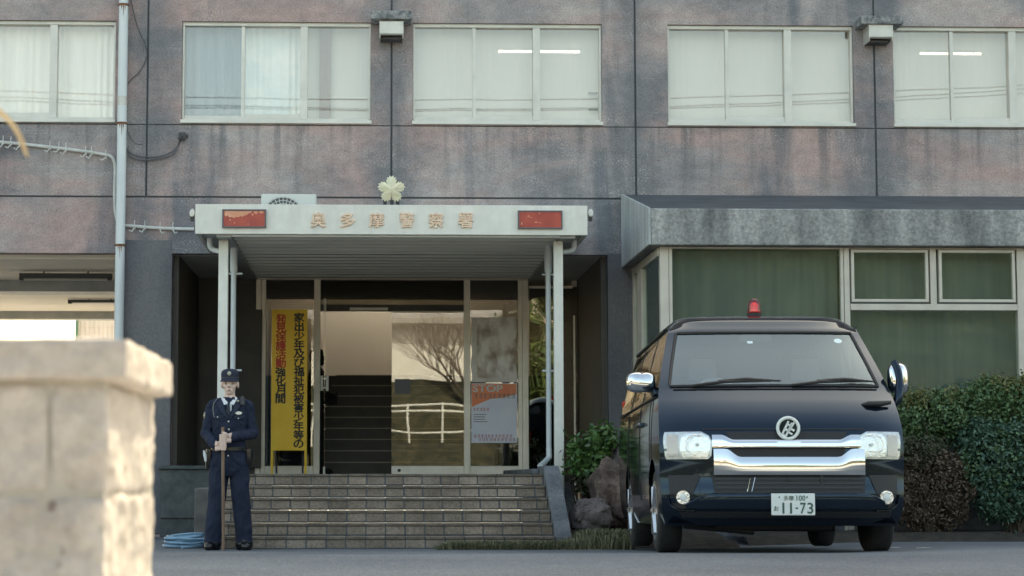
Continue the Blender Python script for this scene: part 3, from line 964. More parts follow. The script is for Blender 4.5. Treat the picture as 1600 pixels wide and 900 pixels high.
for s, pc, bx in ((-1, 364, 321), (1, 857, 886)):
    Yp = 23.1
    xx = X(pc, Yp, 550)
    mb = MB()
    mb.tube([(xx, Yp, .98), (xx, Yp, z0 + .04)], .030, 12)
    mb.tube([(xx, Yp, z0 - .30), (xx, Yp, z0 + .05)], .042, 12)
    mb.tube([(xx, Yp, 1.02), (xx, Yp - .02, .92), (xx - .06 * 1, Yp - .1, .86), (xx - .12, Yp - .25, .82)], .033, 12)
    for zz in (1.9, 3.0): mb.tube([(xx - .07, Yp, zz), (xx + .1, Yp, zz)], .012, 8)
    mb.build('downpipe', 'white pipe', cn, smooth=True)
    mb = MB()                                                     # gutter elbow outside the post
    xo_ = X(328 if s < 0 else 897, 22.5, 380)
    xi = X(345 if s < 0 else 873, 22.5, 380)
    ze = Z(392, 22.5, 600)
    mb.tube(smooth_path([Vector((xo_, 22.5, z0 + .02)), Vector((xo_, 22.5, ze + .06)), Vector((xo_ - s * .03, 22.5, ze + .01)), Vector((xi, 22.45, ze - .02))]), .03, 10)
    mb.build('gutter_elbow', 'white pipe', cn, smooth=True)
for p0, p1, flaky in ((347.5, 416, True), (809, 878.5, False)):
    a, b, zz0, zz1 = X(p0, YC, 343), X(p1, YC, 343), Z(357, YC, 600), Z(328.5, YC, 600)
    mb = MB(); t = .014
    mb.box(a, b, YC - .035, YC + .01, zz1 - t, zz1).box(a, b, YC - .035, YC + .01, zz0, zz0 + t)
    mb.box(a, a + t, YC - .035, YC + .01, zz0 + t, zz1 - t).box(b - t, b, YC - .035, YC + .01, zz0 + t, zz1 - t)
    lo = mb.build('lamp_panel', 'grey frame', cn)
    MB().box(a + t, b - t, YC - .026, YC + .01, zz0 + t, zz1 - t).build('red_lens', 'red lamp', lo)
    mb = MB(); g = random.Random(5 if flaky else 8)
    yq = YC - .0275
    w, h = b - a - 2 * t, zz1 - zz0 - 2 * t
    def blob(u, v, ru, rv, k=11):
        pts = [(a + t + w * min(max(u + ru * math.cos(2 * math.pi * i / k) * (.7 + .5 * g.random()), .005), .995),
                zz0 + t + h * min(max(v + rv * math.sin(2 * math.pi * i / k) * (.7 + .5 * g.random()), .01), .99)) for i in range(k)]
        mb.add([(p[0], yq - .0004 * g.random(), p[1]) for p in pts], [tuple(range(k))])
    if flaky:
        top = [(a + t + w * u, zz0 + t + h * v) for u, v in ((.03, .97), (.02, .72), (.06, .62), (.10, .70), (.14, .56), (.2, .60), (.26, .52), (.3, .60), (.36, .58), (.42, .66), (.46, .60), (.5, .68), (.55, .7), (.6, .82), (.66, .86), (.7, .97))]
        mb.add([(x, yq, z) for x, z in top], [tuple(range(len(top)))])
        for u, v, r1, r2 in ((.78, .88, .05, .1), (.9, .9, .07, .08), (.27, .22, .012, .07), (.6, .15, .02, .03), (.16, .4, .03, .04), (.7, .75, .02, .06)): blob(u, v, r1, r2)
    else:
        for u, v, r1, r2 in ((.22, .72, .03, .05), (.28, .64, .025, .03), (.06, .25, .02, .1), (.48, .9, .015, .05), (.4, .33, .05, .04), (.5, .3, .02, .03)): blob(u, v, r1, r2)
    mb.build_each('flaked_paint', 'flaked paint', lo)
mb = MB()
for ch, px in zip('奥多摩警察署', (497.5, 543.5, 588.5, 635.5, 681.5, 727.5)):
    mb = MB()
    put_text(mb, ch, X(px, YC, 344), Z(344, YC, 600), YC - .012, h=.160, w=.158, ext=.011, bold=.018)
    mb.build('lettering', 'copper letters', cn)
# cherry blossom emblem standing on the canopy edge
ec = at(611.5, 296.5, YC + .12)
em = thing('emblem', 'cream coloured five petal blossom emblem standing on the canopy edge', 'emblem', (ec.x, ec.y, z1))
mb = MB()
R_ = 21.5 / F * ec.y
pts = []
for k in range(5):
    a0 = math.pi / 2 + k * 2 * math.pi / 5
    for da, r in ((-.62, .52), (-.50, .82), (-.40, .76), (-.34, .95), (-.22, .86), (-.13, 1.04), (0, .92), (.13, 1.04), (.22, .86), (.34, .95), (.40, .76), (.50, .82)):
        pts.append((a0 + da, r * R_))
pts.sort()
n = len(pts)
front = [(ec.x + r * math.cos(a), ec.y - .03, ec.z + r * math.sin(a)) for a, r in pts]
back = [(x, ec.y + .01, z) for x, _, z in front]
mb.add(front + back + [(ec.x, ec.y - .065, ec.z)], [(i, (i + 1) % n, 2 * n) for i in range(n)] + [(i, i + n, (i + 1) % n + n, (i + 1) % n) for i in range(n)] + [tuple(range(2 * n - 1, n - 1, -1))])
mb.build('blossom', 'emblem gold', em)
mb = MB()
for k in range(5):
    a0 = math.pi / 2 + k * 2 * math.pi / 5
    for da in (-.22, 0, .22):
        mb.tube([(ec.x + .25 * R_ * math.cos(a0), ec.y - .06, ec.z + .25 * R_ * math.sin(a0)), (ec.x + .9 * R_ * math.cos(a0 + da), ec.y - .034, ec.z + .9 * R_ * math.sin(a0 + da))], .004, 5)
mb.build('petal_rib', 'emblem gold', em)
mb = MB()
for dx in (-.07, .005, .07): mb.box(ec.x + dx - .018, ec.x + dx + .018, ec.y - .02, ec.y + .06, z1 - .088, ec.z - R_ * .78)
mb.build_each('foot', 'black', em)
# outdoor unit lying behind the fascia
ya = 22.9
ac = thing('air_conditioner', 'white outdoor air conditioner unit half hidden behind the canopy edge', 'air conditioner', (X(451, ya, 310), ya, z1 - .088))
x0, x1, zz = X(408, ya, 310), X(494, ya, 310), Z(303, ya, 450)
MB().box(x0, x1, ya, ya + .28, z1 - .05, zz).build('casing', 'ac shell', ac, bevel=.012)
mb = MB()
gx, gz, gr = x0 + (x1 - x0) * .40, z1 - .02, .24
for k in range(1, 7):
    r = gr * k / 6.5
    mb.tube([(gx + r * math.cos(t * math.pi / 14), ya - .014, gz + .0 + r * math.sin(t * math.pi / 14)) for t in range(0, 15) if r * math.sin(t * math.pi / 14) < zz - gz - .02], .004, 5) if r < zz - gz else None
for t in range(1, 14):
    a = math.pi * t / 14
    l = min(gr * .95, (zz - gz - .02) / max(math.sin(a), .01))
    mb.tube([(gx, ya - .014, gz), (gx + l * math.cos(a), ya - .014, gz + l * math.sin(a))], .004, 5)
mb.build('grille', 'ac shell', ac)
MB().prism([(gx + gr * .95 * math.cos(math.pi * t / 16), gz + min(gr * .95 * math.sin(math.pi * t / 16), zz - gz - .02)) for t in range(17)], ya - .006, ya + .004).build('fan_opening', 'grey frame', ac)
mb = MB(); mb.box(x0 + .02, x0 + .08, ya, ya + .28, z1 - .089, z1 - .052).box(x1 - .08, x1 - .02, ya, ya + .28, z1 - .089, z1 - .052); mb.build_each('foot', 'dark grey', ac)
for px, s, lab in ((301, -1, 'small white spotlight fixed to the left end of the canopy'), (922, 1, 'small white spotlight fixed to the right end of the canopy')):
    c = at(px, 334, YC + .3)
    t = thing('spotlight', lab, 'spotlight', c, group='small spotlights on the canopy ends')
    mb = MB(); mb.loft([(c.x, c.y - .08, c.z, .028, .04), (c.x, c.y - .02, c.z + .005, .032, .05), (c.x, c.y + .08, c.z + .01, .026, .04)], 12, axis='y'); mb.build('lamp_body', 'white steel', t, smooth=True)
    mb = MB(); mb.box(min(c.x, c.x - s * .05), max(c.x, c.x - s * .05), c.y, c.y + .03, c.z + .02, c.z + .05).box(c.x - .02, c.x + .02, c.y - .05, c.y, c.z - .085, c.z - .035); mb.build('bracket', 'dark grey', t)

# ------------------------------------------------------------------ entrance steps
es = thing('entrance_steps', 'six wide brown tiled steps between two sloping grey side walls', 'steps', (0, 19.9, 0))
xsl, xsr = -1.655, 1.738
NR, ys0, tr = 6, 19.92, .29
rh = zl / NR
TW = .193
for k in range(NR):
    ya = ys0 + tr * k
    ye = ya + tr + .02 if k < NR - 1 else YD + .10
    za, zb_ = rh * k, rh * (k + 1)
    mb = MB()
    # grout body, tiles standing 3 mm proud of it
    mb.box(xsl, xsr, ya + .004, ye, za - (.2 if k == 0 else 0), zb_ - .004, 2)
    x = xsl
    i = 0
    while x < xsr - .02:
        x2 = min(xsl + TW * (i + 1), xsr)
        g = .0065
        jx = .005 * (rnd.random() - .5)
        jy = .007 * (rnd.random() - .5)
        mb.box(x + g + jx, x2 - g, ya + jy, ya + .01, za + .012, zb_ - .030, 0)
        mb.box(x + g + jx, x2 - g, ya - .012 + jy, ya + .075, zb_ - .026, zb_ + .004 * (rnd.random() - .6), 1)
        if k < NR - 1: mb.box(x + g + jx, x2 - g, ya + .083, ya + tr - .004, zb_ - .01, zb_ - .001, 0)
        x = x2; i += 1
    mb.build('step', ['tile step', 'tile nosing', 'grout'], es, bevel=.004, seg=1)
mb = MB()
yt = ys0 + tr * NR
poly = [(ys0 - .03, -.1), (ys0 - .03, .115), (ys0 + .06, .125), (yt - .28, zl + .085), (yt + .55, zl + .085), (yt + .55, -.1)]
mb.prismx(poly[::-1], xsr + .002, xsr + .165); mb.build('side_wall', 'stringer', es, bevel=.01)
MB().box(xsl - .21, xsl - .002, 20.95, YF - .06, 0, .585).build('side_wall', 'side block', es, bevel=.012)
mb = MB()
mb.box(X(823, 22.6, 735), xsr - .002, 21.9, YD - .1, zl + .001, zl + .055)
mb.box(xsr + .17, 2.17, 22.42, YD - .01, 0, zl - .10)
mb.build('kerb_block', 'stringer', es, bevel=.01)

# ------------------------------------------------------------------ annex
YG, YS = 21.72, 21.55
XG, XS = 3.01, 2.893
XE = 13.0
ax = thing('annex', 'single storey glazed annex with a streaked concrete roof edge beside the entrance', 'building', (6, YG, 0))
zs0, zs1, zs2 = Z(383, YS, 1200), Z(325, YS, 1200), Z(304, YF, 1200)
# top slopes are given level in X; use mid-picture heights
prof = [(YS, zs0), (YS, zs1), (YF - .003, zs2), (YF - .003, zs0)]
mb = MB(); mb.prismx([(YS + .004, zs0), (YF - .003, zs0), (YF - .003, zs2 - .03), (YS + .004, zs1 - .01)], XS + .03, XE); mb.build('roof_slab', 'concrete streaked', ax, bevel=.012)
mb = MB(); mb.prismx([(YS + .006, zs0 + .002), (YF - .004, zs0 + .002), (YF - .004, zs2), (YS + .006, zs1)], XS, XS + .028)
mb.build('slab_end', 'concrete end', ax, bevel=.008)
mb = MB(); mb.prismx([(YS + .05, zs1 + .004), (YS + .05, zs1 - .005), (YF - .005, zs2 - .028), (YF - .005, zs2 - .012)], XS + .03, XE); mb.build('roof_membrane', 'roof membrane', ax)
zq = zs0 - .002
zbase = .55
fr_ = MB()
xq = lambda p, y=YG: X(p, y, 450)
fr_.box(xq(1031.5), xq(1045), YG, YG + .10, 0, zq).box(xq(1045.5), xq(1051), YG + .01, YG + .08, 0, zq)
fr_.box(xq(1314), xq(1319), YG + .01, YG + .08, 0, zq).box(xq(1319.5), xq(1328), YG, YG + .1, 0, zq)
zt0, zt1 = Z(485, YG, 1450), Z(475, YG, 1450)
fr_.box(xq(1328.5), xq(1589), YG - .01, YG + .09, zt0, zt1)
fr_.box(xq(1589.5), xq(1602), YG, YG + .1, 0, zq)
fr_.box(xq(1602), XE, YG, YG + .1, zt0, zt1)
zh = Z(389, YG, 1300)
fr_.box(xq(1051), xq(1314), YG + .01, YG + .08, zh, zq).box(xq(1328.5), xq(1589), YG + .01, YG + .08, zh, zq)
fr_.box(xq(1454), xq(1464), YG + .005, YG + .085, zt1, zh)
# left return wall
for ya, yb_ in ((YF - .10, YF - .01), (YF - .52, YF - .44), (YF - .66, YF - .56), (YF - .80, YF - .70)):
    fr_.box(XG + .01, XG + .08, ya, yb_, 0, zq)
fr_.box(XG + .012, XG + .07, YG + .1, YF - .8, 0, .5).box(XG + .012, XG + .07, YG + .1, YF, zq - .09, zq)
fo = fr_.build('frame', 'annex frame', ax, bevel=.005)
for a, b in ((1330, 1450.5), (1467, 1586)):
    sh2 = MB()
    x0, x1, z0_, z1_ = xq(a), xq(b), Z(474, YG, 1450) + .012, Z(390.5, YG, 1450)
    t = .032
    sh2.box(x0, x1, YG - .022, YG + .03, z1_ - t, z1_).box(x0, x1, YG - .022, YG + .03, z0_, z0_ + t)
    sh2.box(x0, x0 + t, YG - .022, YG + .03, z0_ + t, z1_ - t).box(x1 - t, x1, YG - .022, YG + .03, z0_ + t, z1_ - t)
    so = sh2.build('window', 'annex frame', ax, bevel=.004)
    MB().box(x0 + t, x1 - t, YG, YG + .006, z0_ + t, z1_ - t).build('pane', 'annex glass', so)
for a, b, c, d in ((xq(1051), xq(1314), zbase, zh), (xq(1328.5), xq(1589), zbase, zt0), (xq(1602), XE, zbase, zt0), (xq(1602), XE, zt1, zh)):
    MB().box(a, b, YG + .04, YG + .046, c, d).build('pane', 'annex glass', fo)
mb = MB()
for ya, yb_ in ((YG + .1, YF - .8), (YF - .7, YF - .66), (YF - .56, YF - .52), (YF - .44, YF - .1)): mb.box(XG + .04, XG + .046, ya, yb_, .4, zq - .09)
mb.build('side_pane', 'annex glass', fo)
mb = MB()
for a, b in ((xq(1051), xq(1314)), (xq(1328.5), XE)): mb.box(a, b, YG + .02, YG + .1, 0, zbase)
mb.build('base_wall', 'stringer', ax)
def curtain(a, b, y, z0, z1, name, m, parent, k=9.0, amp=.03):
    n = int((b - a) / .02)
    mb = MB(); pts = []
    for i in range(n + 1):
        x = a + (b - a) * i / n
        pts.append((x, y + amp * math.sin(x * 2 * math.pi * k + 1.3 * math.sin(x * 4.1)) + amp * .5 * math.sin(x * 13)))
    mb.add([(p[0], p[1], z0) for p in pts] + [(p[0], p[1], z1) for p in pts], [(i, i + 1, n + 2 + i, n + 1 + i) for i in range(n)])
    return mb.build(name, m, parent, smooth=True, angle=80)
curtain(XG + .12, xq(1316), YG + .24, .3, zq - .02, 'curtain', 'annex curtain', ax, 6.5, .010)
curtain(xq(1326), XE, YG + .24, .3, zq - .02, 'curtain', 'annex curtain', ax, 6.5, .010)
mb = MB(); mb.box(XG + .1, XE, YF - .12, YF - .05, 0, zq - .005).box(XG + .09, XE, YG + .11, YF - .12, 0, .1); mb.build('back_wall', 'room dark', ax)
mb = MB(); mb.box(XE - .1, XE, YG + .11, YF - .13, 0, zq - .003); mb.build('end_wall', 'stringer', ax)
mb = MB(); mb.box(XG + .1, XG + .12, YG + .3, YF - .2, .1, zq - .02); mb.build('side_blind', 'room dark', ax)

# ------------------------------------------------------------------ van
mat('van paint', (.006, .009, .014), rough=.07, spec=.55)
MATS['van paint'].node_tree.nodes['Principled BSDF'].inputs['Specular Tint'].default_value = (.50, .74, 1.0, 1)
mat('van plastic', (.016, .017, .019), rough=.42)
mat('chrome', (.66, .68, .69), rough=.07, metal=1.0)
mat('tyre', (.018, .018, .019), (.03, .03, .03), scale=20, rough=.85)
mat('rim', (.55, .56, .57), rough=.25, metal=.9)
mat('rubber', (.010, .010, .011), rough=.55)
mat('interior', (.17, .175, .18), rough=.8)
mat('seat cloth', (.16, .16, .17), rough=.9)
mat('plate white', (.74, .76, .72), rough=.5)
mat('plate green', (.045, .10, .075), rough=.5)
mat('lens bowl', (.80, .80, .78), rough=.16, metal=.8, bump=.7, bscale=55, dist=.006)
mat('lamp body', (.42, .43, .43), (.56, .57, .57), scale=30, rough=.25, metal=.6, bump=.4, bscale=40, dist=.004)
mat('indicator', (.60, .52, .46), rough=.3)
mat('beacon red', (.75, .05, .03), rough=.15)
mat('lamp amber', (.85, .30, .10), rough=.4)
mat('tag white', (.75, .8, .78), rough=.5)
glass('windscreen', (.80, .86, .88), .14, (.74, .92, 1.0))
glass('van side glass', (.10, .11, .12), .11)
glass('headlamp cover', (.96, .97, .97), .06)
glass('beacon dome', (1.0, .16, .10), .07)

VX, VY = 3.105, 15.42
VYAW = -math.radians(2.8)
VZ = .108
van = thing('van', 'black van with chrome grille, round white emblem and red roof beacon parked before the annex', 'van', (VX, VY, VZ), VYAW)
# ground falls slightly to the rear: lean the van with it
van.rotation_euler = (-math.radians(0.75), 0, VYAW)
HW = [(.2, .89), (.34, .925), (.6, .94), (.95, .94), (1.15, .93), (1.31, .905), (1.5, .86), (1.72, .80), (1.80, .775), (1.84, .765), (1.9, .76)]
def interp(t, x):
    if x <= t[0][0]: return t[0][1]
    for (a, p), (b, q) in zip(t, t[1:]):
        if x <= b: return p + (q - p) * (x - a) / (b - a)
    return t[-1][1]
hw = lambda z: interp(HW, z)
# front profile: (z, y centre, corner setback)
FP = [(.22, .16, .16), (.28, .07, .20), (.34, .02, .22), (.44, .0, .22), (.52, .02, .22), (.60, .035, .22), (.70, .03, .21), (.80, .035, .20),
      (.90, .05, .20), (.96, .07, .20), (1.02, .11, .20), (1.10, .19, .19), (1.20, .32, .17), (1.27, .42, .16), (1.31, .47, .15),
      (1.40, .575, .145), (1.5, .695, .14), (1.6, .815, .135), (1.7, .935, .13), (1.775, 1.02, .125), (1.82, 1.07, .12)]
RPt = [(.22, 4.70), (.34, 4.80), (.6, 4.83), (1.0, 4.84), (1.31, 4.80), (1.6, 4.70), (1.82, 4.55)]
yc_ = lambda z: interp([(a, b) for a, b, c in FP], z)
ks_ = lambda z: interp([(a, c) for a, b, c in FP], z)
def fpt(x, z, off=0.0):
    """point on the front skin"""
    v = min(1, abs(x) / hw(z))
    return Vector((x, yc_(z) + ks_(z) * v ** 3.2 - off, z))
VS = [-1, -.985, -.955, -.91, -.86, -.78, -.66, -.5, -.33, -.16, 0]
VS = VS + [-v for v in VS[-2::-1]]
body = MB(); ws = MB()
fz = [p[0] for p in FP]
rows = []
for z in fz:
    rows.append([tuple(fpt(v * hw(z), z)) for v in VS])
# header panel above the windscreen, then the roof
ROOF = [(1.845, 1.11), (1.875, 1.14), (1.905, 1.19), (1.935, 1.30), (1.955, 1.50), (1.968, 1.9), (1.972, 2.6), (1.965, 3.4), (1.945, 4.1), (1.91, 4.4), (1.86, 4.52)]
for zc_r, y in ROOF:
    row = []
    for v in VS:
        ze = 1.825
        cr = 1 - abs(v) ** 11
        yy = y + .12 * abs(v) ** 3 * (1 if y < 1.6 else 0 if y > 2 else (2 - y) / .4)
        row.append((v * hw(1.82) * (1 + .0 * cr), yy, ze + (zc_r - ze) * cr))
    rows.append(row)
rzs = list(reversed(fz))
for z in rzs:
    row = []
    for v in VS:
        row.append((v * hw(z), interp(RPt, z) - .10 * abs(v) ** 6, z))
    rows.append(row)
nc = len(VS)
vid = [p for r in rows for p in r]
i_w0, i_w1 = fz.index(1.31), fz.index(1.775)
bf, wf = [], []
for j in range(len(rows) - 1):
    for i in range(nc - 1):
        q = (j * nc + i, j * nc + i + 1, (j + 1) * nc + i + 1, (j + 1) * nc + i)
        if i_w0 <= j < i_w1 and -.92 < VS[i] < .90: wf.append(q)
        else: bf.append(q)
# sides: rows of z, columns of y
cols = [0, .03, .07, .12, .17, .22, .27, .32, .38, .44, .5, .56, .62, .68, .75, .82, .88, .94, .98, 1.0]
nf = len(fz)
SIDE_WIN = [(1.05, 1.95), (2.10, 3.25), (3.40, 4.45)]
sidev, sidef, sglass = [], [], []
ycols = [0.0, .3, .6, .9, 1.05, 1.5, 1.95, 2.10, 2.6, 3.25, 3.40, 3.9, 4.45, 4.6]
for s in (-1, 1):
    base = len(sidev)
    for j, z in enumerate(fz):
        y0_, y1_ = yc_(z) + ks_(z), interp(RPt, z) - .10
        for y in ycols:
            yy = min(max(y, y0_), y1_)
            if y == ycols[0]: yy = y0_
            if y == ycols[-1]: yy = y1_
            # slight belly along the length
            bul = .012 * math.sin(math.pi * (yy - y0_) / (y1_ - y0_)) if 0 < z < 1.25 else 0
            sidev.append((s * (hw(z) + bul), yy, z))
    m = len(ycols)
    for j in range(nf - 1):
        for i in range(m - 1):
            q = [base + j * m + i, base + j * m + i + 1, base + (j + 1) * m + i + 1, base + (j + 1) * m + i]
            if s > 0: q = q
            else: q = q[::-1]
            pv = [sidev[k] for k in q]
            if len({(round(p[1], 4), round(p[2], 4)) for p in pv}) < 3: continue
            zmid = (fz[j] + fz[j + 1]) / 2; ymid = (ycols[i] + ycols[i + 1]) / 2
            g_ = 1.31 < zmid < 1.775 and any(a < ymid < b for a, b in SIDE_WIN)
            (sglass if g_ else sidef).append(tuple(q))
    # strip joining the roof row ends to the side top
def clean(mb):
    bm = bmesh.new()
    vs = [bm.verts.new(v) for v in mb.v]
    for f in mb.f:
        k = []
        for i in f:
            if vs[i] not in k: k.append(vs[i])
        if len(k) > 2:
            try: bm.faces.new(k)
            except ValueError: pass
    bmesh.ops.remove_doubles(bm, verts=bm.verts, dist=.0015)
    bmesh.ops.dissolve_degenerate(bm, dist=.0005, edges=bm.edges)
    bmesh.ops.recalc_face_normals(bm, faces=bm.faces)
    out = MB()
    bm.verts.index_update()
    bmesh.ops.delete(bm, geom=[v for v in bm.verts if not v.link_faces], context='VERTS'); bm.verts.index_update()
    out.v = [tuple(v.co) for v in bm.verts]
    out.f = [tuple(v.index for v in f.verts) for f in bm.faces]
    out.mi = [0] * len(out.f)
    bm.free()
    return out
body.add(vid, bf)
body.add(sidev, sidef)
# roof side closing: ends of the roof rows down to the side tops are the same line (z 1.825)
for s, i in ((-1, 0), (1, nc - 1)):
    edge = [rows[j][i] for j in range(nf - 1, nf + len(ROOF) + 1)]
    low = [(s * hw(1.82), p[1], 1.82) for p in edge]
    k = len(edge)
    body.add(edge + low, [(a, a + 1, k + a + 1, k + a) for a in range(k - 1)])
# underbody
body.add([(-.88, .2, .24), (.88, .2, .24), (.88, 4.65, .24), (-.88, 4.65, .24)], [(0, 3, 2, 1)])
cbm = clean(body)
bo = cbm.build('body', 'van paint', van, local=True, smooth=True, angle=28)
# wheel arches cut out of the body
WR, WYF, WYR = .335, .86, 3.43
cut = MB()
for yw in (WYF, WYR):
    for s in (-1, 1): cut.loft([(s * .62, yw, WR + .02, WR + .055, WR + .055), (s * 1.1, yw, WR + .02, WR + .055, WR + .055)][::s], 40, axis='x')
cut.f = [f for f in cut.f]
co = cut.build('cutter', 'rubber', van, local=True)
bmod = bo.modifiers.new('arch', 'BOOLEAN'); bmod.operation = 'DIFFERENCE'; bmod.object = co; bmod.solver = 'FAST'
dg = bpy.context.evaluated_depsgraph_get(); dg.update()
me2 = bpy.data.meshes.new_from_object(bo.evaluated_get(dg))
ok_bool = len(me2.polygons) > 300
bo.modifiers.clear()
if ok_bool:
    bm = bmesh.new(); bm.from_mesh(me2)
    bmesh.ops.delete(bm, geom=[f for f in bm.faces if f.calc_center_median().z < .215 or abs(f.calc_center_median().x) > .962 or max(abs(v.co.x) for v in f.verts) > 1.0], context='FACES')
    bm.to_mesh(me2); bm.free()
    bo.data = me2
    me2.polygons.foreach_set('use_smooth', [True] * len(me2.polygons)); me2.set_sharp_from_angle(angle=math.radians(28))
bpy.data.objects.remove(co)
ws.add(vid, wf); w_ = clean(ws)
w_.build('windscreen', 'windscreen', van, local=True, smooth=True)
sgm = MB(); sgm.add(sidev, sglass)
for s in (-1, 1):
    for a, b in SIDE_WIN:
        g_ = MB(); g_.v = sidev; g_.f = [f for f in sglass if all(sidev[i][0] * s > 0 and a - .01 <= sidev[i][1] <= b + .01 for i in f)]; g_.mi = [0] * len(g_.f)
        clean(g_).build('side_window', 'van side glass', van, local=True, smooth=True)
# window pillars' black trim, rain gutters, seams, side mouldings
for s in (-1, 1):
    mb = MB()
    pts = []
    for y in (1.16, 1.3, 1.6, 2.4, 3.4, 4.2, 4.45): pts.append((s * (hw(1.82) + .004), y + (.06 if y < 1.3 else 0), 1.832))
    mb.tube(pts, .013, 6)
    mb.build('rain_gutter', 'van plastic', van, local=True, smooth=True)
    for yv, z0_, z1_ in ((2.02, .42, 1.8), (3.33, .42, 1.8), (1.0, .72, 1.36)):
        mb = MB()
        pts = [(s * (hw(z) + .012 * (z < 1.25) + .0012), yv, z) for z in np.linspace(z0_, z1_, 12)]
        mb.tube(pts, .004, 4); mb.build('door_seam', 'rubber', van, local=True)
    mb = MB()
    for yh in (1.88, 2.18):
        mb.tube([(s * (hw(1.05) + .02), yh - .09, 1.06), (s * (hw(1.05) + .045), yh - .05, 1.06), (s * (hw(1.05) + .045), yh + .05, 1.06), (s * (hw(1.05) + .02), yh + .09, 1.06)], .016, 8)
    mb.build('door_handle', 'chrome', van, local=True, smooth=True)
    mb = MB()
    mb.tube([(s * (hw(1.2) + .008), y, 1.235) for y in (.75, 1.4, 2.4, 3.4, 4.6)], .008, 6); mb.build('belt_moulding', 'van plastic', van, local=True)

def fpatch(mb, rws, off, n=14, thick=.02, mi=0):
    """panel following the front skin: rows (z, xl, xr), standing off the skin"""
    R_ = len(rws)
    vs, fs = [], []
    for z, a, b in rws:
        for i in range(n + 1):
            vs.append(fpt(a + (b - a) * i / n, z, off))
    k = len(vs)
    for z, a, b in rws:
        for i in range(n + 1):
            vs.append(fpt(a + (b - a) * i / n, z, off - thick))
    for j in range(R_ - 1):
        for i in range(n):
            p = j * (n + 1) + i
            fs.append((p, p + 1, p + n + 2, p + n + 1))
    for i in range(n):
        a, b = i, (R_ - 1) * (n + 1) + i
        fs.append((a, a + k, a + k + 1, a + 1)); fs.append((b, b + 1, b + k + 1, b + k))
    for j in range(R_ - 1):
        a, b = j * (n + 1), j * (n + 1) + n
        fs.append((a, a + n + 1, a + n + 1 + k, a + k)); fs.append((b, b + k, b + k + n + 1, b + n + 1))
    mb.add(vs, fs, mi)
    return mb
P = lambda px: (px - 1226.5) / 206.0          # photograph pixels -> van front
Q = lambda py: .70 + (745 - py) / 206.0 - VZ
def P2(px, sc=204.): return (px - 1226) / sc
# lower grille, bumper air dam
mb = MB(); fpatch(mb, [(Q(770), P(1115), P(1350)), (Q(742), P(1111), P(1353))], .004, thick=.03); gr = mb.build('lower_grille', 'rubber', van, local=True)
mb = MB()
for py in (748, 755, 762): fpatch(mb, [(Q(py + 1.4), P(1116), P(1349)), (Q(py - 1.4), P(1115), P(1350))], .012, thick=.02)
mb.box(P(1280), P(1284), .015, .035, Q(769), Q(743)).box(P(1229), P(1235), .01, .03, Q(751), Q(746))
mb.build('grille_slat', 'van plastic', gr, local=True)
mb = MB(); mb.tube([fpt(P(1163), Q(748), .016), fpt(P(1170), Q(747), .02), fpt(P(1165), Q(768), .016)], .003, 5).tube([fpt(P(1178), Q(746), .016), fpt(P(1172), Q(768), .016)], .003, 5)
mb.build('straw', 'chrome', gr, local=True)
mb = MB(); fpatch(mb, [(Q(796), P(1075), P(1388)), (Q(788), P(1068), P(1392)), (Q(776), P(1092), P(1372)), (Q(771), P(1110), P(1354))], .028, n=24, thick=.05)
mb.build('bumper_lip', 'van paint', van, local=True, bevel=.010, smooth=True)
mb = MB(); fpatch(mb, [(Q(809), P(1068), P(1394)), (Q(799), P(1060), P(1397))], .012, n=24, thick=.05); mb.build('air_dam', 'van plastic', van, local=True, bevel=.006)
mb = MB(); mb.box(-.50, .40, .35, .9, .185, .26).box(-.3, .5, .8, 4.5, .17, .24).tube([(-.75, .4, .22), (-.2, .38, .17)], .025, 8).tube([(-.8, WYF, WR), (.8, WYF, WR)], .05, 8).tube([(-.8, WYR, WR), (.8, WYR, WR)], .06, 8); mb.build('underframe', 'rubber', van, local=True, bevel=.02)
# upper dark slot, chrome bars
mb = MB(); fpatch(mb, [(Q(686), P(1141), P(1318)), (Q(674), P(1134), P(1325))], .006, thick=.03); mb.build('upper_grille', 'rubber', van, local=True)
mb = MB(); fpatch(mb, [(Q(714), P(1146), P(1316)), (Q(699), P(1140), P(1322))], .008, thick=.03); mb.build('middle_grille', 'rubber', van, local=True)
def chrome_bar(name, outline):
    """outline: (z_low, z_high at x) by columns, so the upper edge can step down in the middle"""
    mb = MB(); vs, fs = [], []
    n = len(outline); m = 10
    for x, zl_, zh_ in outline:
        for j in range(m):
            t = j / (m - 1)
            z = zl_ + (zh_ - zl_) * t
            vs.append(fpt(x, zl_ + (zh_ - zl_) * min(t, .45), .0) + Vector((0, -.046 + (.002 if j == 0 else 0) + .055 * max(0, t - .55) ** 1.3, z - (zl_ + (zh_ - zl_) * min(t, .45)))))
    k = len(vs)
    for x, zl_, zh_ in outline:
        for j in range(m):
            z = zl_ + (zh_ - zl_) * j / (m - 1)
            vs.append(fpt(x, z, -.01))
    for i in range(n - 1):
        for j in range(m - 1):
            p = i * m + j
            fs.append((p, p + m, p + m + 1, p + 1))
        a, b = i * m, i * m + m - 1
        fs.append((a, a + k, a + k + m, a + m)); fs.append((b, b + m, b + m + k, b + k))
    for e in (0, (n - 1) * m):
        for j in range(m - 1): fs.append((e + j, e + j + 1, e + j + 1 + k, e + j + k) if e == 0 else (e + j, e + j + k, e + j + 1 + k, e + j + 1))
    mb.add(vs, fs)
    return mb.build(name, 'chrome', van, local=True, smooth=True, angle=35)
def bar_cols(x0, x1, low, top_edge, top_mid, drop0, drop1, n=44):
    out = []
    for i in range(n + 1):
        px = x0 + (x1 - x0) * i / n
        d = min(px - x0, x1 - px)
        t = sstep(drop0, drop1, d)
        out.append((P(px), Q(low), Q(top_edge + (top_mid - top_edge) * t)))
    return out
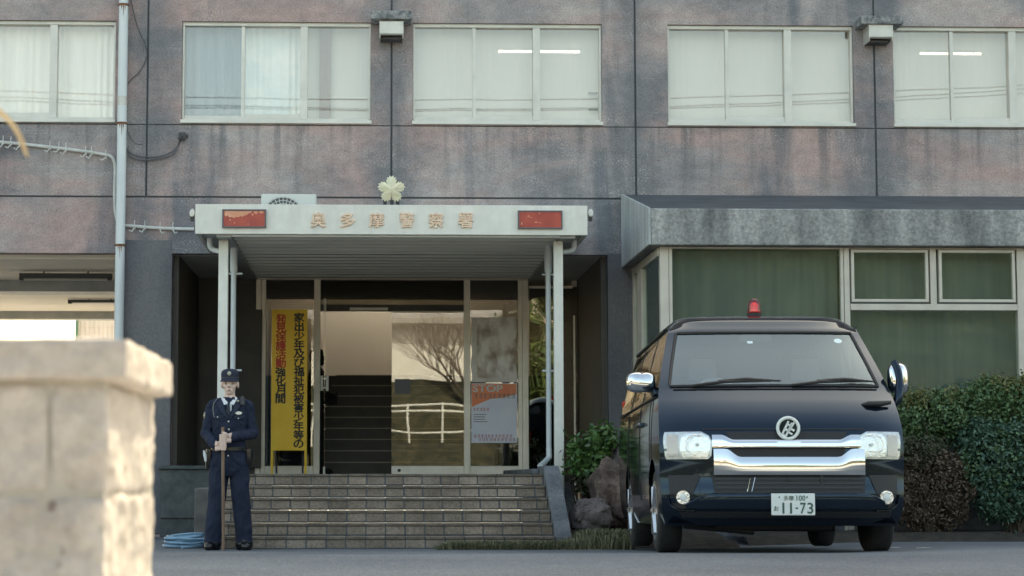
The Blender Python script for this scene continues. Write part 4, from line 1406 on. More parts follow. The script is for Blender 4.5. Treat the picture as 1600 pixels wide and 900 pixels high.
chrome_bar('chrome_bar', bar_cols(1112, 1345, 699, 679, 687, 14, 34))
chrome_bar('chrome_bar', bar_cols(1114, 1351, 742, 701, 714, 18, 42))
mb = MB(); fpatch(mb, [(Q(698), P(1213), P(1250)), (Q(690), P(1213), P(1250))], .046, n=2, thick=.006); mb.build('sensor_cover', 'chrome', van, local=True)
# headlamps
for s in (-1, 1):
    ho = None
    def hx(px): return s * abs(P(px))
    rowsL = [(Q(717), 1043, 1106), (Q(712), 1041, 1111), (Q(690), 1038.5, 1113), (Q(680), 1039, 1108), (Q(673.5), 1041, 1096)]
    mb = MB()
    rr = [(z, min(hx(a), hx(b)), max(hx(a), hx(b))) for z, a, b in rowsL]
    fpatch(mb, rr, .004, n=12, thick=.03)
    ho = mb.build('headlight', 'lamp body', van, local=True, smooth=True)
    mb = MB()
    c = fpt(hx(1089), Q(694), .012)
    inn = [(Q(714), 1068, 1105), (Q(704), 1064, 1109.5), (Q(690), 1064, 1110.5), (Q(682), 1066, 1107), (Q(676.5), 1071, 1097)]
    fpatch(mb, [(z, min(hx(a), hx(b)), max(hx(a), hx(b))) for z, a, b in inn], .011, n=10, thick=.012)
    mb.build('reflector_field', 'lens bowl', ho, local=True)
    mb = MB(); mb.tube([(c.x + .088 * math.cos(a), c.y - .004, c.z - .004 + .080 * math.sin(a)) for a in np.linspace(0, 2 * math.pi, 29)], .0035, 6); mb.build('reflector', 'lens bowl', ho, local=True, smooth=True)
    mb = MB(); mb.ball((c.x, c.y - .014, c.z), .013, .008, .013); mb.build('bulb', 'plate white', ho, local=True, smooth=True)
    mb = MB(); fpatch(mb, [(Q(712), min(hx(1044), hx(1062)), max(hx(1044), hx(1062))), (Q(679), min(hx(1044), hx(1060)), max(hx(1044), hx(1060)))], .010, n=4, thick=.012); mb.build('indicator', 'indicator', ho, local=True)
    mb = MB(); fpatch(mb, rr, .030, n=12, thick=.004); mb.build('cover', 'headlamp cover', ho, local=True, smooth=True)
    # fog lamp in its dark pocket
    zf = Q(777)
    mb = MB(); fpatch(mb, [(zf - .085, min(s * .70, s * .85), max(s * .70, s * .85)), (zf + .03, min(s * .70, s * .872), max(s * .70, s * .872)), (zf + .17, min(s * .64, s * .878), max(s * .64, s * .878))], .004, n=6, thick=.02)
    fo_ = mb.build('fog_lamp', 'rubber', van, local=True)
    c = fpt(s * .775, zf, .010)
    mb = MB(); mb.loft([(c.x, c.y + .01, c.z, .054, .054), (c.x, c.y - .012, c.z, .052, .052)], 20, axis='y'); mb.build('lamp_lens', 'lens bowl', fo_, local=True, smooth=True)
    mb = MB(); mb.ball((c.x, c.y - .013, c.z), .03, .008, .03); mb.build('lamp_bulb', 'plate white', fo_, local=True, smooth=True)
    mb = MB(); mb.tube([fpt(s * .69, zf - .10, .012), fpt(s * .80, zf - .10, .012), fpt(s * .87, zf - .055, .012), fpt(s * .885, zf + .02, .012)], .010, 6); mb.build('pocket_trim', 'van paint', fo_, local=True, smooth=True)
# hood edge seam and windscreen surround
mb = MB()
mb.tube([fpt(x, 1.285, .004) for x in np.linspace(-.80, .80, 24)], .007, 5)
mb.tube([fpt(s, .955, .002) for s in np.linspace(-.62, .62, 14)], .004, 4)
mb.build('hood_seam', 'rubber', van, local=True)
mb = MB()
e = []
for x in np.linspace(-1, 1, 20): e.append(fpt(x * hw(1.775) * .905, 1.777, .004))
for z in np.linspace(1.76, 1.33, 10): e.append(fpt(hw(z) * .905, z, .004))
for x in np.linspace(1, -1, 20): e.append(fpt(x * hw(1.31) * .905, 1.312, .004))
for z in np.linspace(1.33, 1.775, 10): e.append(fpt(-hw(z) * .915, z, .004))
mb.tube(e, .013, 6); mb.build('windscreen_seal', 'rubber', van, local=True, smooth=True)
for a, b in ((1085, 1224), (1240, 1373)):
    xa_, xb_ = (a - 1215) / 200., (b - 1215) / 200.
    mb = MB()
    mb.tube([fpt(xa_, 1.315, .03), fpt(xa_ + .25, 1.345, .045), fpt(xb_ - .02, 1.352, .035)], [.010, .013, .007], 6)
    mb.tube([fpt(xa_ + .2, 1.352, .04), fpt(xa_ + .42, 1.362, .05), fpt(xb_, 1.350, .03)], [.008, .016, .006], 6)
    mb.build('wiper', 'rubber', van, local=True, smooth=True)
# mirrors
for s in (-1, 1):
    cx_ = s * 1.035
    mb = MB()
    zz = 1.355
    if s < 0:
        mb.loft([(cx_, .72, zz, .09, .065), (cx_, .75, zz, .115, .082), (cx_, .82, zz + .005, .115, .084), (cx_, .865, zz + .01, .09, .07)], 24, axis='y', power=3.2)
        mo = mb.build('mirror', 'chrome', van, local=True, smooth=True, angle=60)
        mb = MB(); mb.tube([(cx_ + .1, .80, zz - .05), (-.93, .78, zz - .09), (-.87, .80, zz - .08)], .035, 10); mb.build('mirror_arm', 'van paint', mo, local=True, smooth=True)
    else:
        mb.loft([(cx_ - .03, .72, zz + .03, .05, .10), (cx_ - .02, .76, zz + .03, .085, .125), (cx_ + .0, .82, zz + .03, .088, .125), (cx_ + .0, .86, zz + .03, .07, .10)], 24, axis='y', power=3)
        mo = mb.build('mirror', 'chrome', van, local=True, smooth=True, angle=60)
        mb = MB()
        mb.tube(smooth_path([Vector((.88, .62, zz - .20)), Vector((.965, .60, zz - .17)), Vector((1.00, .62, zz - .06)), Vector((1.005, .68, zz + .07)), Vector((.985, .74, zz + .16))]), [.03] * 6 + [.036] * 6 + [.03] * 9, 10)
        mb.build('mirror_arm', 'van paint', mo, local=True, smooth=True)
        c = fpt(.72, Q(629), .02)
        mb = MB(); mb.loft([(c.x - .08, c.y, c.z, .012, .008), (c.x - .03, c.y - .015, c.z + .004, .022, .022), (c.x + .05, c.y, c.z + .004, .024, .024), (c.x + .16, c.y + .06, c.z + .02, .014, .014)], 12, axis='x')
        mb.build('base_reflection', 'rubber', mo, local=True, smooth=True)  # solid dark oval modelled for the mirror base's reflection on the hood
# emblem
c = fpt(P(1231), Q(669), .050)
mb = MB()
tt = [(c.x + .080 * math.cos(a), c.y, c.z + .080 * math.sin(a)) for a in np.linspace(0, 2 * math.pi, 33)]
mb.tube(tt, .0125, 8)
eo = mb.build('emblem', 'plate white', van, local=True, smooth=True)
MB().loft([(c.x, c.y + .006, c.z, .08, .08), (c.x, c.y + .05, c.z, .08, .08)], 32, axis='y').build('emblem_back', 'van paint', eo, local=True)
mb = MB()
def bar(u0, v0, u1, v1, w):
    a, b = Vector((c.x + u0 * .075, c.y - .002, c.z + v0 * .075)), Vector((c.x + u1 * .075, c.y - .002, c.z + v1 * .075))
    d = (b - a).normalized(); n_ = Vector((-d.z, 0, d.x)) * w / 2
    y2 = Vector((0, .012, 0))
    p = [a - n_, b - n_, b + n_, a + n_]
    mb.add(p + [q + y2 for q in p], [(0, 1, 2, 3), (7, 6, 5, 4), (0, 4, 5, 1), (1, 5, 6, 2), (2, 6, 7, 3), (3, 7, 4, 0)])
bar(-.62, -.62, .05, .72, .015); bar(-.25, -.80, .42, .54, .015); bar(-.72, -.55, -.20, -.82, .014); bar(-.38, -.05, .02, -.25, .018)
bar(-.12, .45, .30, .25, .016); bar(.02, -.35, .62, .60, .015); bar(.02, -.40, .42, -.62, .014); bar(.25, -.05, .62, -.25, .016)
mb.build('emblem_mark', 'plate white', eo, local=True)
# number plate
c = fpt(P(1234.5), Q(788), .065)
mb = MB(); mb.box(c.x - .165, c.x + .165, c.y, c.y + .012, c.z - .0825, c.z + .0825)
po = mb.build('number_plate', 'plate white', van, local=True, bevel=.006)
mb = MB()
put_text(mb, '多摩', c.x - .034, c.z + .048, c.y, h=.038, ext=.003, bold=.0)
put_text(mb, '100', c.x + .058, c.z + .048, c.y, h=.040, ext=.003, bold=.005, sx=.9)
put_text(mb, 'お', c.x - .128, c.z - .030, c.y, h=.036, ext=.003, bold=.01)
for ch, xx in (('1', -.075), ('1', -.018), ('7', .073), ('3', .128)):
    put_text(mb, ch, c.x + xx, c.z - .028, c.y, h=.080, w=(.012 if ch == '1' else .042), ext=.003, bold=.012)
mb.box(c.x + .016, c.x + .036, c.y - .003, c.y, c.z - .033, c.z - .022)
for sx in (-1, 1): disc(mb, c.x + sx * .105, c.z + .055, c.y - .004, c.y, .006, 10)
mb.build('plate_number', 'plate green', po, local=True)
# wheels
wheel0 = None
for yw in (WYF, WYR):
    for s in (-1, 1):
        x1 = s * .925; x0 = s * .735
        mb = MB()
        prof = [(0.0, WR - .10), (.0, WR - .03), (.012, WR - .010), (.03, WR), (.16, WR), (.178, WR - .010), (.19, WR - .03), (.19, WR - .10)]
        rings = [(x0 + (x1 - x0) * a / .19, yw, WR, r, r) for a, r in prof]
        mb.loft(rings if s > 0 else rings[::-1], 44, axis='x')
        for a in (.065, .095, .125):
            pass
        wo = mb.build('wheel', 'tyre', van, local=True, smooth=True, angle=35)
        mb = MB()
        xo_ = x1 + s * .002
        mb.loft([(x1 - s * .03, yw, WR, .235, .235), (xo_, yw, WR, .238, .238), (xo_ + s * .004, yw, WR, .215, .215), (x1 - s * .02, yw, WR, .2, .2)][::s], 40, axis='x')
        for k in range(6):
            a = k * math.pi / 3
            mb.tube([(x1 - s * .004, yw + .05 * math.cos(a), WR + .05 * math.sin(a)), (x1 - s * .002, yw + .21 * math.cos(a), WR + .21 * math.sin(a))], [.035, .026], 6)
        mb.ball((x1 - s * .002, yw, WR), .02, .06, .06)
        mb.build('rim', 'rim', wo, local=True, smooth=True)
# inside: dash, wheel, seats
mb = MB(); mb.box(-.80, .80, .62, 1.0, .85, 1.22); mb.build('dashboard', 'interior', van, local=True, bevel=.06)
mb = MB()
mb.tube([(-.40 + .18 * math.cos(a), 1.08 + .06 * math.sin(a), 1.26 + .14 * math.sin(a)) for a in np.linspace(0, 2 * math.pi, 25)], .016, 8)
mb.tube([(-.40, 1.08, 1.26), (-.40, .95, 1.12)], .03, 8); mb.tube([(-.56, 1.08, 1.26), (-.24, 1.08, 1.26)], .018, 6)
mb.build('steering_wheel', 'interior', van, local=True, smooth=True)
for x in (-.42, .46):
    mb = MB(); mb.loft([(x, 1.75, .75, .24, .07), (x, 1.8, 1.1, .25, .07), (x, 1.86, 1.38, .2, .06)], 16, power=3); mb.loft([(x, 1.86, 1.44, .13, .05), (x, 1.88, 1.62, .11, .045)], 14, power=3); mb.box(x - .25, x + .25, 1.25, 1.8, .62, .80)
    mb.build('seat', 'seat cloth', van, local=True, smooth=True)
mb = MB(); mb.box(-.7, .7, 2.7, 2.8, .6, 1.45).box(-.85, .85, .5, 4.6, .55, .6); mb.build('rear_seat', 'seat cloth', van, local=True, bevel=.04)
mb = MB(); p = fpt(-.08, 1.735, -.03); mb.box(p.x - .13, p.x + .13, p.y + .02, p.y + .04, p.z - .035, p.z + .03); mb.build('rear_view_mirror', 'rubber', van, local=True, bevel=.01)
mb = MB(); p = fpt(-.14, 1.69, -.004); mb.add([fpt(-.16, 1.68, -.004), fpt(-.115, 1.68, -.004), fpt(-.115, 1.70, -.004), fpt(-.16, 1.70, -.004)], [(0, 1, 2, 3)]); mb.build('inspection_sticker', 'tag white', van, local=True)
mb = MB(); pts = [fpt(.585 + .035 * math.cos(a), 1.705 + .02 * math.sin(a), -.004) for a in np.linspace(0, 2 * math.pi, 14)[:-1]]; mb.add(pts, [tuple(range(13))]); mb.build('round_sticker', 'tag white', van, local=True)
# tail lamps
for s in (-1, 1): MB().box(s * .80, s * .90, 4.70, 4.80, .95, 1.4).build('tail_lamp', 'beacon red', van, local=True, bevel=.01)

# beacon on the roof
bl = Vector((VX, VY, VZ)) + Matrix.Rotation(VYAW, 3, 'Z') @ (Matrix.Rotation(-math.radians(.75), 3, 'X') @ Vector((-.02, 1.50, 1.956)))
be = thing('beacon_light', 'red domed beacon light standing on the roof of the black van', 'beacon', bl)
MB().loft([(0, 0, -.004, .064, .064), (0, 0, .022, .062, .062), (0, 0, .026, .05, .05)], 20).build('base', 'rubber', be, local=True, smooth=True)
MB().loft([(0, 0, .027, .056, .056), (0, 0, .034, .060, .060)], 20).build('collar', 'beacon red', be, local=True)
MB().loft([(0, 0, .036, .055, .055), (0, 0, .10, .052, .052), (0, 0, .125, .044, .044), (0, 0, .142, .028, .028), (0, 0, .149, .008, .008)], 20).build('dome', 'beacon dome', be, local=True, smooth=True)
MB().loft([(0, 0, .036, .03, .03), (0, 0, .09, .034, .034), (0, 0, .115, .015, .015)], 14).build('lamp', 'lamp amber', be, local=True, smooth=True)

# ------------------------------------------------------------------ officer
mat('navy cloth', (.010, .016, .034), (.018, .026, .050), scale=9, rough=.8, spec=.3, bump=.35, bscale=16, dist=.012)
mat('skin', (.68, .48, .385), (.74, .53, .43), scale=12, rough=.55)
mat('shoe', (.008, .008, .009), rough=.25)
mat('cap cloth', (.010, .017, .038), rough=.75)
mat('shirt', (.66, .68, .68), rough=.8)
mat('tie', (.015, .02, .035), rough=.6)
mat('badge', (.62, .62, .56), rough=.35, metal=.3)
mat('gold thread', (.38, .36, .28), rough=.4, metal=.4)
mat('hair', (.008, .007, .006), rough=.5)
mat('eye', (.02, .015, .012), rough=.2)
mat('lips', (.36, .17, .14), rough=.5)
mat('wood', (.16, .095, .06), (.24, .15, .10), scale=5, stretch=(8, 8, .6), rough=.55)
mat('dark clothes', (.008, .008, .009), rough=.8)
mat('dark skin shade', (.40, .26, .2), rough=.6)

PYO = 19.62
ox = X(358, PYO, 720)
oz = zg(ox, PYO)
HANDS = [(Vector((-.052, -.235, 0.985)), -1), (Vector((-.030, -.235, 1.062)), 1)]
STAFF = lambda z: Vector((-.042 + .012 * (1.16 - z) / 1.16, -.262 + .04 * (1.0 - z), z))
def body_mesh():
    mb = MB()
    # jacket and hips
    mb.loft([(0, .01, .70, .12, .09), (0, .005, .76, .165, .115), (0, .005, .86, .178, .125), (0, .005, .95, .166, .120), (0, 0, 1.02, .158, .118), (0, 0, 1.10, .158, .120),
             (0, -.002, 1.20, .166, .124), (0, 0, 1.30, .172, .122), (0, .008, 1.37, .164, .108), (0, .012, 1.41, .140, .090), (0, .015, 1.445, .095, .072), (0, .012, 1.470, .060, .060)], 30, power=2.3)
    for s in (-1, 1):
        mb.cap((s * .09, .012, 1.41), (s * .172, .012, 1.372), .052, .060)
        el = Vector((s * .222, .015, 1.115))
        mb.cap((s * .172, .012, 1.37), el, .062, .053)
        h, _ = HANDS[0 if s < 0 else 1]
        wr = h + Vector((s * .075, .055, .012))
        mb.cap(el, wr, .056, .043)
        mb.cap(wr + (el - wr) * .04, wr + (h - wr) * .25, .045, .044)         # cuff
        mb.cap(wr, h + Vector((s * .035, .02, 0)), .030, .034)
        # palm against the back of the staff, fingers round its front
        stf = STAFF(h.z)
        pc = Vector((stf.x + s * .040, stf.y + .012, h.z))
        mb.cap(pc + Vector((s * .02, .02, -.022)), pc + Vector((0, 0, -.022)), .024, .019)
        mb.cap(pc + Vector((s * .02, .02, .018)), pc + Vector((0, 0, .018)), .024, .019)
        for k, (dz, rr, L) in enumerate(((.033, .0098, 3.3), (.012, .0104, 3.6), (-.009, .0100, 3.4), (-.029, .0088, 3.0))):
            c = STAFF(h.z + dz)
            pts = []
            for i in range(8):
                a = -.25 + (L + .25) * i / 7
                # s>0: start on the right side, swing round the front (-y) to the left
                x_ = c.x + s * math.cos(a) * (.030 - .002 * i / 7)
                y_ = c.y - math.sin(a) * (.028 if i < 5 else .026)
                pts.append((x_, y_, h.z + dz + .004 * math.sin(i)))
            mb.tube(pts, [rr * 1.1] * 3 + [rr] * 3 + [rr * .92, rr * .7], 8)
        th = [pc + Vector((s * .01, -.012, .025)), pc + Vector((-s * .01, -.030, .044)), pc + Vector((-s * .034, -.036, .054)), pc + Vector((-s * .052, -.028, .056))]
        mb.tube(th, [.014, .0125, .011, .008], 8)
        # legs
        kn, an = Vector((s * .118, -.004, .47)), Vector((s * .150, .008, .085))
        mb.cap((s * .088, .008, .84), kn, .100, .087)
        mb.cap(kn, an, .087, .083)
        mb.cap(an, an - Vector((0, 0, .03)), .084, .086)
        # shoe
        toe = Vector((s * .176, -.125, .038))
        mb.cap((s * .150, .03, .048), toe, .046, .043)
        mb.cap((s * .152, .035, .04), (s * .166, -.06, .05), .046, .045)
    # neck and head
    mb.cap((0, .015, 1.44), (0, .002, 1.54), .051, .048)
    mb.ball((0, .012, 1.625), .077, .094, .098, n=24, m=14)
    mb.loft([(0, -.056, 1.487, .020, .018), (0, -.046, 1.500, .037, .036), (0, -.026, 1.530, .053, .060), (0, -.008, 1.572, .066, .082), (0, .002, 1.62, .074, .092)], 22)
    mb.tube([(0, -.092, 1.600), (0, -.108, 1.574), (0, -.112, 1.560)], [.007, .011, .013], 8)
    mb.ball((-.012, -.10, 1.556), .009); mb.ball((.012, -.10, 1.556), .009)
    mb.cap((-.048, -.074, 1.612), (.048, -.074, 1.612), .014, .014)
    for s in (-1, 1):
        mb.ball((s * .042, -.062, 1.562), .020, .020, .018)
        mb.ball((s * .079, .012, 1.578), .010, .022, .034)
    mb.cap((-.018, -.086, 1.525), (.018, -.086, 1.525), .009, .009)
    return mb
mb = body_mesh()
MATS['navy cloth'].name = 'navy cloth'
tmp = mb.build('body', 'navy cloth')
rm = tmp.modifiers.new('r', 'REMESH'); rm.mode = 'VOXEL'; rm.voxel_size = .0046; rm.use_smooth_shade = True
sm = tmp.modifiers.new('s', 'SMOOTH'); sm.factor = .5; sm.iterations = 3
dg = bpy.context.evaluated_depsgraph_get(); dg.update()
bmeh = bpy.data.meshes.new_from_object(tmp.evaluated_get(dg))
bpy.data.objects.remove(tmp)
nv = len(bmeh.vertices)
co_ = np.empty(nv * 3, np.float32); bmeh.vertices.foreach_get('co', co_); co_ = co_.reshape(-1, 3)
# folds in the cloth
nrm = np.empty(nv * 3, np.float32); bmeh.vertices.foreach_get('normal', nrm); nrm = nrm.reshape(-1, 3)
def is_skin(c):
    x, y, z = c
    if z > 1.462 and math.hypot(x, y - .01) < (.085 if z < 1.49 else .2): return True
    for h, s in HANDS:
        st = STAFF(h.z)
        q = Vector((x - st.x, y - st.y, z - h.z))
        d = q.x * s
        if -.06 < d < .078 and abs(q.z) < .075 and -.06 < q.y < .075: return True
    return False
for i in range(nv):
    x, y, z = co_[i]
    if z < .09 or is_skin((x, y, z)): continue
    if z < .8:
        f = .011 * noise.noise(Vector((x * 9, y * 9 + 5, z * 7 + x * 8))) + .006 * noise.noise(Vector((x * 22, y * 20, z * 16 - x * 12))) * (1.3 if z < .25 else .8)
    else:
        f = .008 * noise.noise(Vector((x * 11, y * 11, z * 12 + abs(x) * 14))) + .007 * noise.noise(Vector((x * 24, y * 22, z * 26 + abs(x) * 20)))
    co_[i] += nrm[i] * f
bmeh.vertices.foreach_set('co', co_.ravel()); bmeh.update()
bmeh.materials.clear()
for k in ('navy cloth', 'skin', 'shoe'): bmeh.materials.append(MATS[k])
mi = []
for p in bmeh.polygons:
    c = p.center
    mi.append(2 if c.z < .074 + .03 * (c.y < -.075) else 1 if is_skin(c) else 0)
bmeh.polygons.foreach_set('material_index', mi)
bmeh.polygons.foreach_set('use_smooth', [True] * len(bmeh.polygons))
off = thing('person', 'person in navy uniform and cap standing before the steps, both hands on a wooden staff', 'person', (ox, PYO, oz))
def part(mb, name, m, par=None, **k): return mb.build(name, m, par or off, local=True, **k)
o = bpy.data.objects.new('body', bmeh); COL.objects.link(o); o.parent = off
# cap: soft crown, band, short brim
mb = MB()
mb.loft([(0, .014, 1.632, .0835, .101), (0, .014, 1.655, .086, .104), (0, .012, 1.685, .087, .105), (0, .012, 1.711, .080, .096), (0, .012, 1.727, .061, .075), (0, .012, 1.734, .03, .04)], 28)
cp = part(mb, 'cap', 'cap cloth', smooth=True, angle=60)
mb = MB(); vs, fs = [], []
n = 16
for i in range(n + 1):
    a = -math.pi * (.12 + .76 * i / n)
    for r, dz in ((1.0, .0), (1.22, -.010), (1.40, -.022)):
        vs.append((.088 * math.cos(a) * (1 + (r - 1) * .25), .014 + .105 * math.sin(a) * r, 1.640 + dz - .008 * abs(math.cos(a))))
k = len(vs)
vs += [(x, y, z - .006) for x, y, z in vs]
for i in range(n):
    for j in range(2):
        p = i * 3 + j
        fs += [(p, p + 3, p + 4, p + 1), (k + p, k + p + 1, k + p + 4, k + p + 3)]
    p = i * 3
    fs += [(p + 2, p + 5, k + p + 5, k + p + 2)]
mb.add(vs, fs); part(mb, 'brim', 'cap cloth', cp, smooth=True, angle=50)
mb = MB(); mb.ball((0, -.093, 1.685), .019, .006, .021); part(mb, 'cap_badge', 'gold thread', cp, smooth=True)
mb = MB(); mb.loft([(0, .014, 1.644, .0865, .1045), (0, .014, 1.652, .0868, .1048)], 28); part(mb, 'cap_braid', 'dark grey', cp)
mb = MB(); mb.loft([(0, .040, 1.545, .070, .070), (0, .030, 1.58, .0785, .082), (0, .020, 1.635, .0805, .092)], 22)
part(mb, 'hair', 'hair', smooth=True)
for s in (-1, 1):
    mb = MB(); mb.ball((s * .031, -.083, 1.586), .0125, .007, .0055, n=10, m=6); part(mb, 'eye', 'eye', smooth=True)
    mb = MB(); mb.tube([(s * .014, -.0945, 1.604), (s * .032, -.0935, 1.609), (s * .050, -.083, 1.605)], [.002, .003, .0015], 6); part(mb, 'eyebrow', 'hair', smooth=True)
mb = MB(); mb.tube([(-.022, -.0885, 1.526), (0, -.0955, 1.528), (.022, -.0885, 1.526)], [.002, .0055, .002], 6); part(mb, 'mouth', 'lips', smooth=True)
# shirt collar, tie, jacket collar
mb = MB()
for s in (-1, 1):
    mb.add([(s * .060, -.035, 1.466), (s * .006, -.094, 1.400), (s * .045, -.105, 1.385), (s * .078, -.055, 1.45), (s * .058, -.028, 1.462), (s * .006, -.085, 1.395), (s * .045, -.096, 1.38), (s * .076, -.048, 1.445)],
           [(0, 1, 2, 3), (7, 6, 5, 4), (0, 4, 5, 1), (1, 5, 6, 2), (2, 6, 7, 3), (3, 7, 4, 0)])
mb.add([(-.02, -.108, 1.395), (.03, -.112, 1.395), (.026, -.120, 1.33), (.0, -.122, 1.31)], [(0, 3, 2, 1)])
mb.loft([(0, .01, 1.43, .068, .066), (0, .006, 1.464, .060, .060)], 24)
part(mb, 'shirt_collar', 'shirt')
mb = MB(); mb.prism([(-.014, 1.402), (-.012, 1.380), (-.024, 1.315), (0, 1.29), (.016, 1.315), (.010, 1.380), (.012, 1.402)], -.131, -.118); part(mb, 'tie', 'tie')
mb = MB()
for s in (-1, 1):
    q = [(s * .085, -.058, 1.452), (s * .050, -.112, 1.385), (s * .004 + .0, -.136, 1.245), (s * .060, -.136, 1.30), (s * .110, -.105, 1.375)]
    mb.add(q + [(x, y + .016, z) for x, y, z in q], [(0, 1, 2, 3, 4), (9, 8, 7, 6, 5)] + [(i, i + 5, (i + 1) % 5 + 5, (i + 1) % 5) for i in range(5)])
part(mb, 'lapel', 'cap cloth', bevel=.003)
for x, z in ((.0, 1.225), (.004, 1.150), (.0, .90)):
    part(MB().ball((x, -.131, z), .0085, .005, .0085, n=10, m=6), 'button', 'badge', smooth=True)
for x, z in ((-.105, 1.268), (.092, 1.255)): part(MB().ball((x, -.119, z), .008, .005, .008, n=10, m=6), 'pocket_button', 'badge', smooth=True)
for s in (-1, 1):
    part(MB().prism([(s * .1 - .052, 1.285), (s * .1 - .052, 1.262), (s * .1, 1.243), (s * .1 + .052, 1.262), (s * .1 + .052, 1.285)], -.122, -.112), 'pocket_flap', 'cap cloth', bevel=.003)
part(MB().loft([(.095, -.121, 1.305, .034, .017), (.095, -.128, 1.305, .030, .014)], 16, axis='y'), 'name_badge', 'badge')
part(MB().ball((.088, -.119, 1.42), .012, .01, .012), 'shoulder_pin', 'gold thread', smooth=True)
mb = MB(); mb.box(.108, .150, -.105, -.065, 1.385, 1.45).ball((.128, -.09, 1.452), .018); part(mb, 'shoulder_radio', 'dark grey', bevel=.006)
mb = MB(); mb.tube(smooth_path([Vector((-.115, -.06, 1.445)), Vector((-.145, -.085, 1.40)), Vector((-.150, -.105, 1.33)), Vector((-.135, -.125, 1.265))]), .002, 6); part(mb, 'lanyard', 'gold thread', smooth=True)
part(MB().ball((-.236, -.01, 1.285), .012, .028, .034), 'arm_patch', 'gold thread', smooth=True)
mb = MB(); mb.loft([(0, .004, .945, .176, .131), (0, .004, .985, .172, .130)], 30, power=2.3); part(mb, 'belt', 'shoe', bevel=.004)
mb = MB(); mb.loft([(-.192, .01, .78, .030, .045), (-.197, .0, .88, .036, .05), (-.187, .0, .965, .034, .045)], 12, power=3); part(mb, 'holster', 'shoe', smooth=True)
mb = MB(); mb.loft([(.190, .01, .80, .030, .045), (.195, .0, .88, .034, .05), (.186, .0, .965, .034, .045)], 12, power=3); part(mb, 'pouch', 'shoe', smooth=True)
mb = MB(); mb.loft([(-.218, -.055, .845, .010, .012), (-.226, -.05, .905, .018, .016), (-.236, -.045, .95, .012, .012)], 10); part(mb, 'glove', 'shirt', smooth=True)

sf = MB()
a, b = STAFF(1.165), STAFF(0.004)
sf.tube([a + (b - a) * t for t in np.linspace(0, 1, 12)], [.0155] * 9 + [.015, .014, .014], 12)
so = sf.build('wooden_staff', 'wood', origin=(0, 0, 0), smooth=True)
so.location = (ox, PYO, oz + .004)
tag(so, 'brown wooden staff held upright in front of the uniformed person', 'staff')

# figure in the doorway, mostly hidden by the door post
dm = bmeh.copy()
dm.materials.clear()
for k in ('dark clothes', 'dark skin shade', 'shoe'): dm.materials.append(MATS[k])
df = thing('person', 'person in dark clothes standing inside the doorway, mostly hidden by the door post', 'person', (X(496.5, 28.0, 560), 27.95, zl), math.radians(75))
o = bpy.data.objects.new('body', dm); COL.objects.link(o); o.parent = df
mb = MB(); mb.loft([(0, .040, 1.545, .074, .074), (0, .028, 1.58, .0825, .09), (0, .018, 1.645, .086, .104), (0, .014, 1.70, .074, .09), (0, .014, 1.73, .03, .04)], 22)
mb.build('hair', 'hair', df, local=True, smooth=True)

# ------------------------------------------------------------------ yellow sign, posters
mat('sign yellow', (.86, .50, .03), (.90, .56, .05), scale=4, rough=.55)
mat('sign ink', (.012, .012, .012), rough=.6)
mat('sign red', (.55, .05, .02), rough=.6)
YY = 26.15
sx0, sx1 = X(424, YY, 600), X(480, YY, 600)
sz0, sz1 = Z(704, YY, 450), Z(483.5, YY, 450)
sg_ = thing('signboard', 'tall yellow standing signboard with black and red vertical lettering beside the door', 'sign', ((sx0 + sx1) / 2, YY, zl))
MB().box(sx0, sx1, YY, YY + .02, sz0, sz1).build('board', 'sign yellow', sg_, bevel=.003)
for x in (sx0, sx1 - .03): MB().box(x, x + .03, YY + .001, YY + .022, zl + .003, sz0 - .001).build('leg', 'sign yellow', sg_)
mb = MB()
for x in (sx0 + .06, sx1 - .06): mb.tube([(x, YY + .03, sz1 - .5), (x, YY + .28, zl + .012)], .012, 6)
mb.build_each('prop', 'dark grey', sg_)
kb, kb2, kr = MB(), MB(), MB()
colr = '家出少年及び福祉犯被害少年等の'
coll = '発見保護活動強化月間'
pitch = (702 - 487) / 15.0
for i, ch in enumerate(colr):
    put_text(kb, ch, X(467, YY, 600), Z(489 + 7 + pitch * .985 * i, YY, 450), YY - .001, h=.116 if ch != 'の' else .10, ext=.003, bold=.032, sx=1.10)
pl_ = 13.9
for i, ch in enumerate(coll):
    put_text(kr if i < 6 else kb2, ch, X(438.5, YY, 600), Z(498 + pl_ * i, YY, 450), YY - .001, h=.116, ext=.003, bold=.032, sx=1.10)
kb.build('black_lettering', 'sign ink', sg_)
kb2.build('black_lettering', 'sign ink', sg_)
kr.build('red_lettering', 'sign red', sg_)

mat('foil crumple shading', (.40, .30, .23), (.92, .87, .82), scale=5.5, detail=4, rough=.5, lo=.36, hi=.56, stretch=(1, 1, .75))  # crumple light and shade put into the marbled colour, with the brown print
mat('poster border', (.75, .71, .66), (.85, .81, .76), scale=6, rough=.5)
mat('poster orange', (.90, .22, .09), (.92, .30, .14), scale=5, rough=.4)
mat('poster sky', (.70, .74, .88), (.78, .81, .90), scale=3, rough=.4)
mat('poster white', (.72, .70, .68), rough=.45)
mat('poster red', (.50, .09, .07), rough=.5)
mat('poster grey', (.16, .15, .16), rough=.5)
YP = YD + .018
x0, x1, z0p, z1p = X(737, YP, 560), X(807, YP, 560), Z(597, YP, 770), Z(496, YP, 770)
p1 = thing('poster', 'crumpled brown and silver poster taped up behind the entrance glazing, the upper one', 'poster', ((x0 + x1) / 2, YP, z0p))
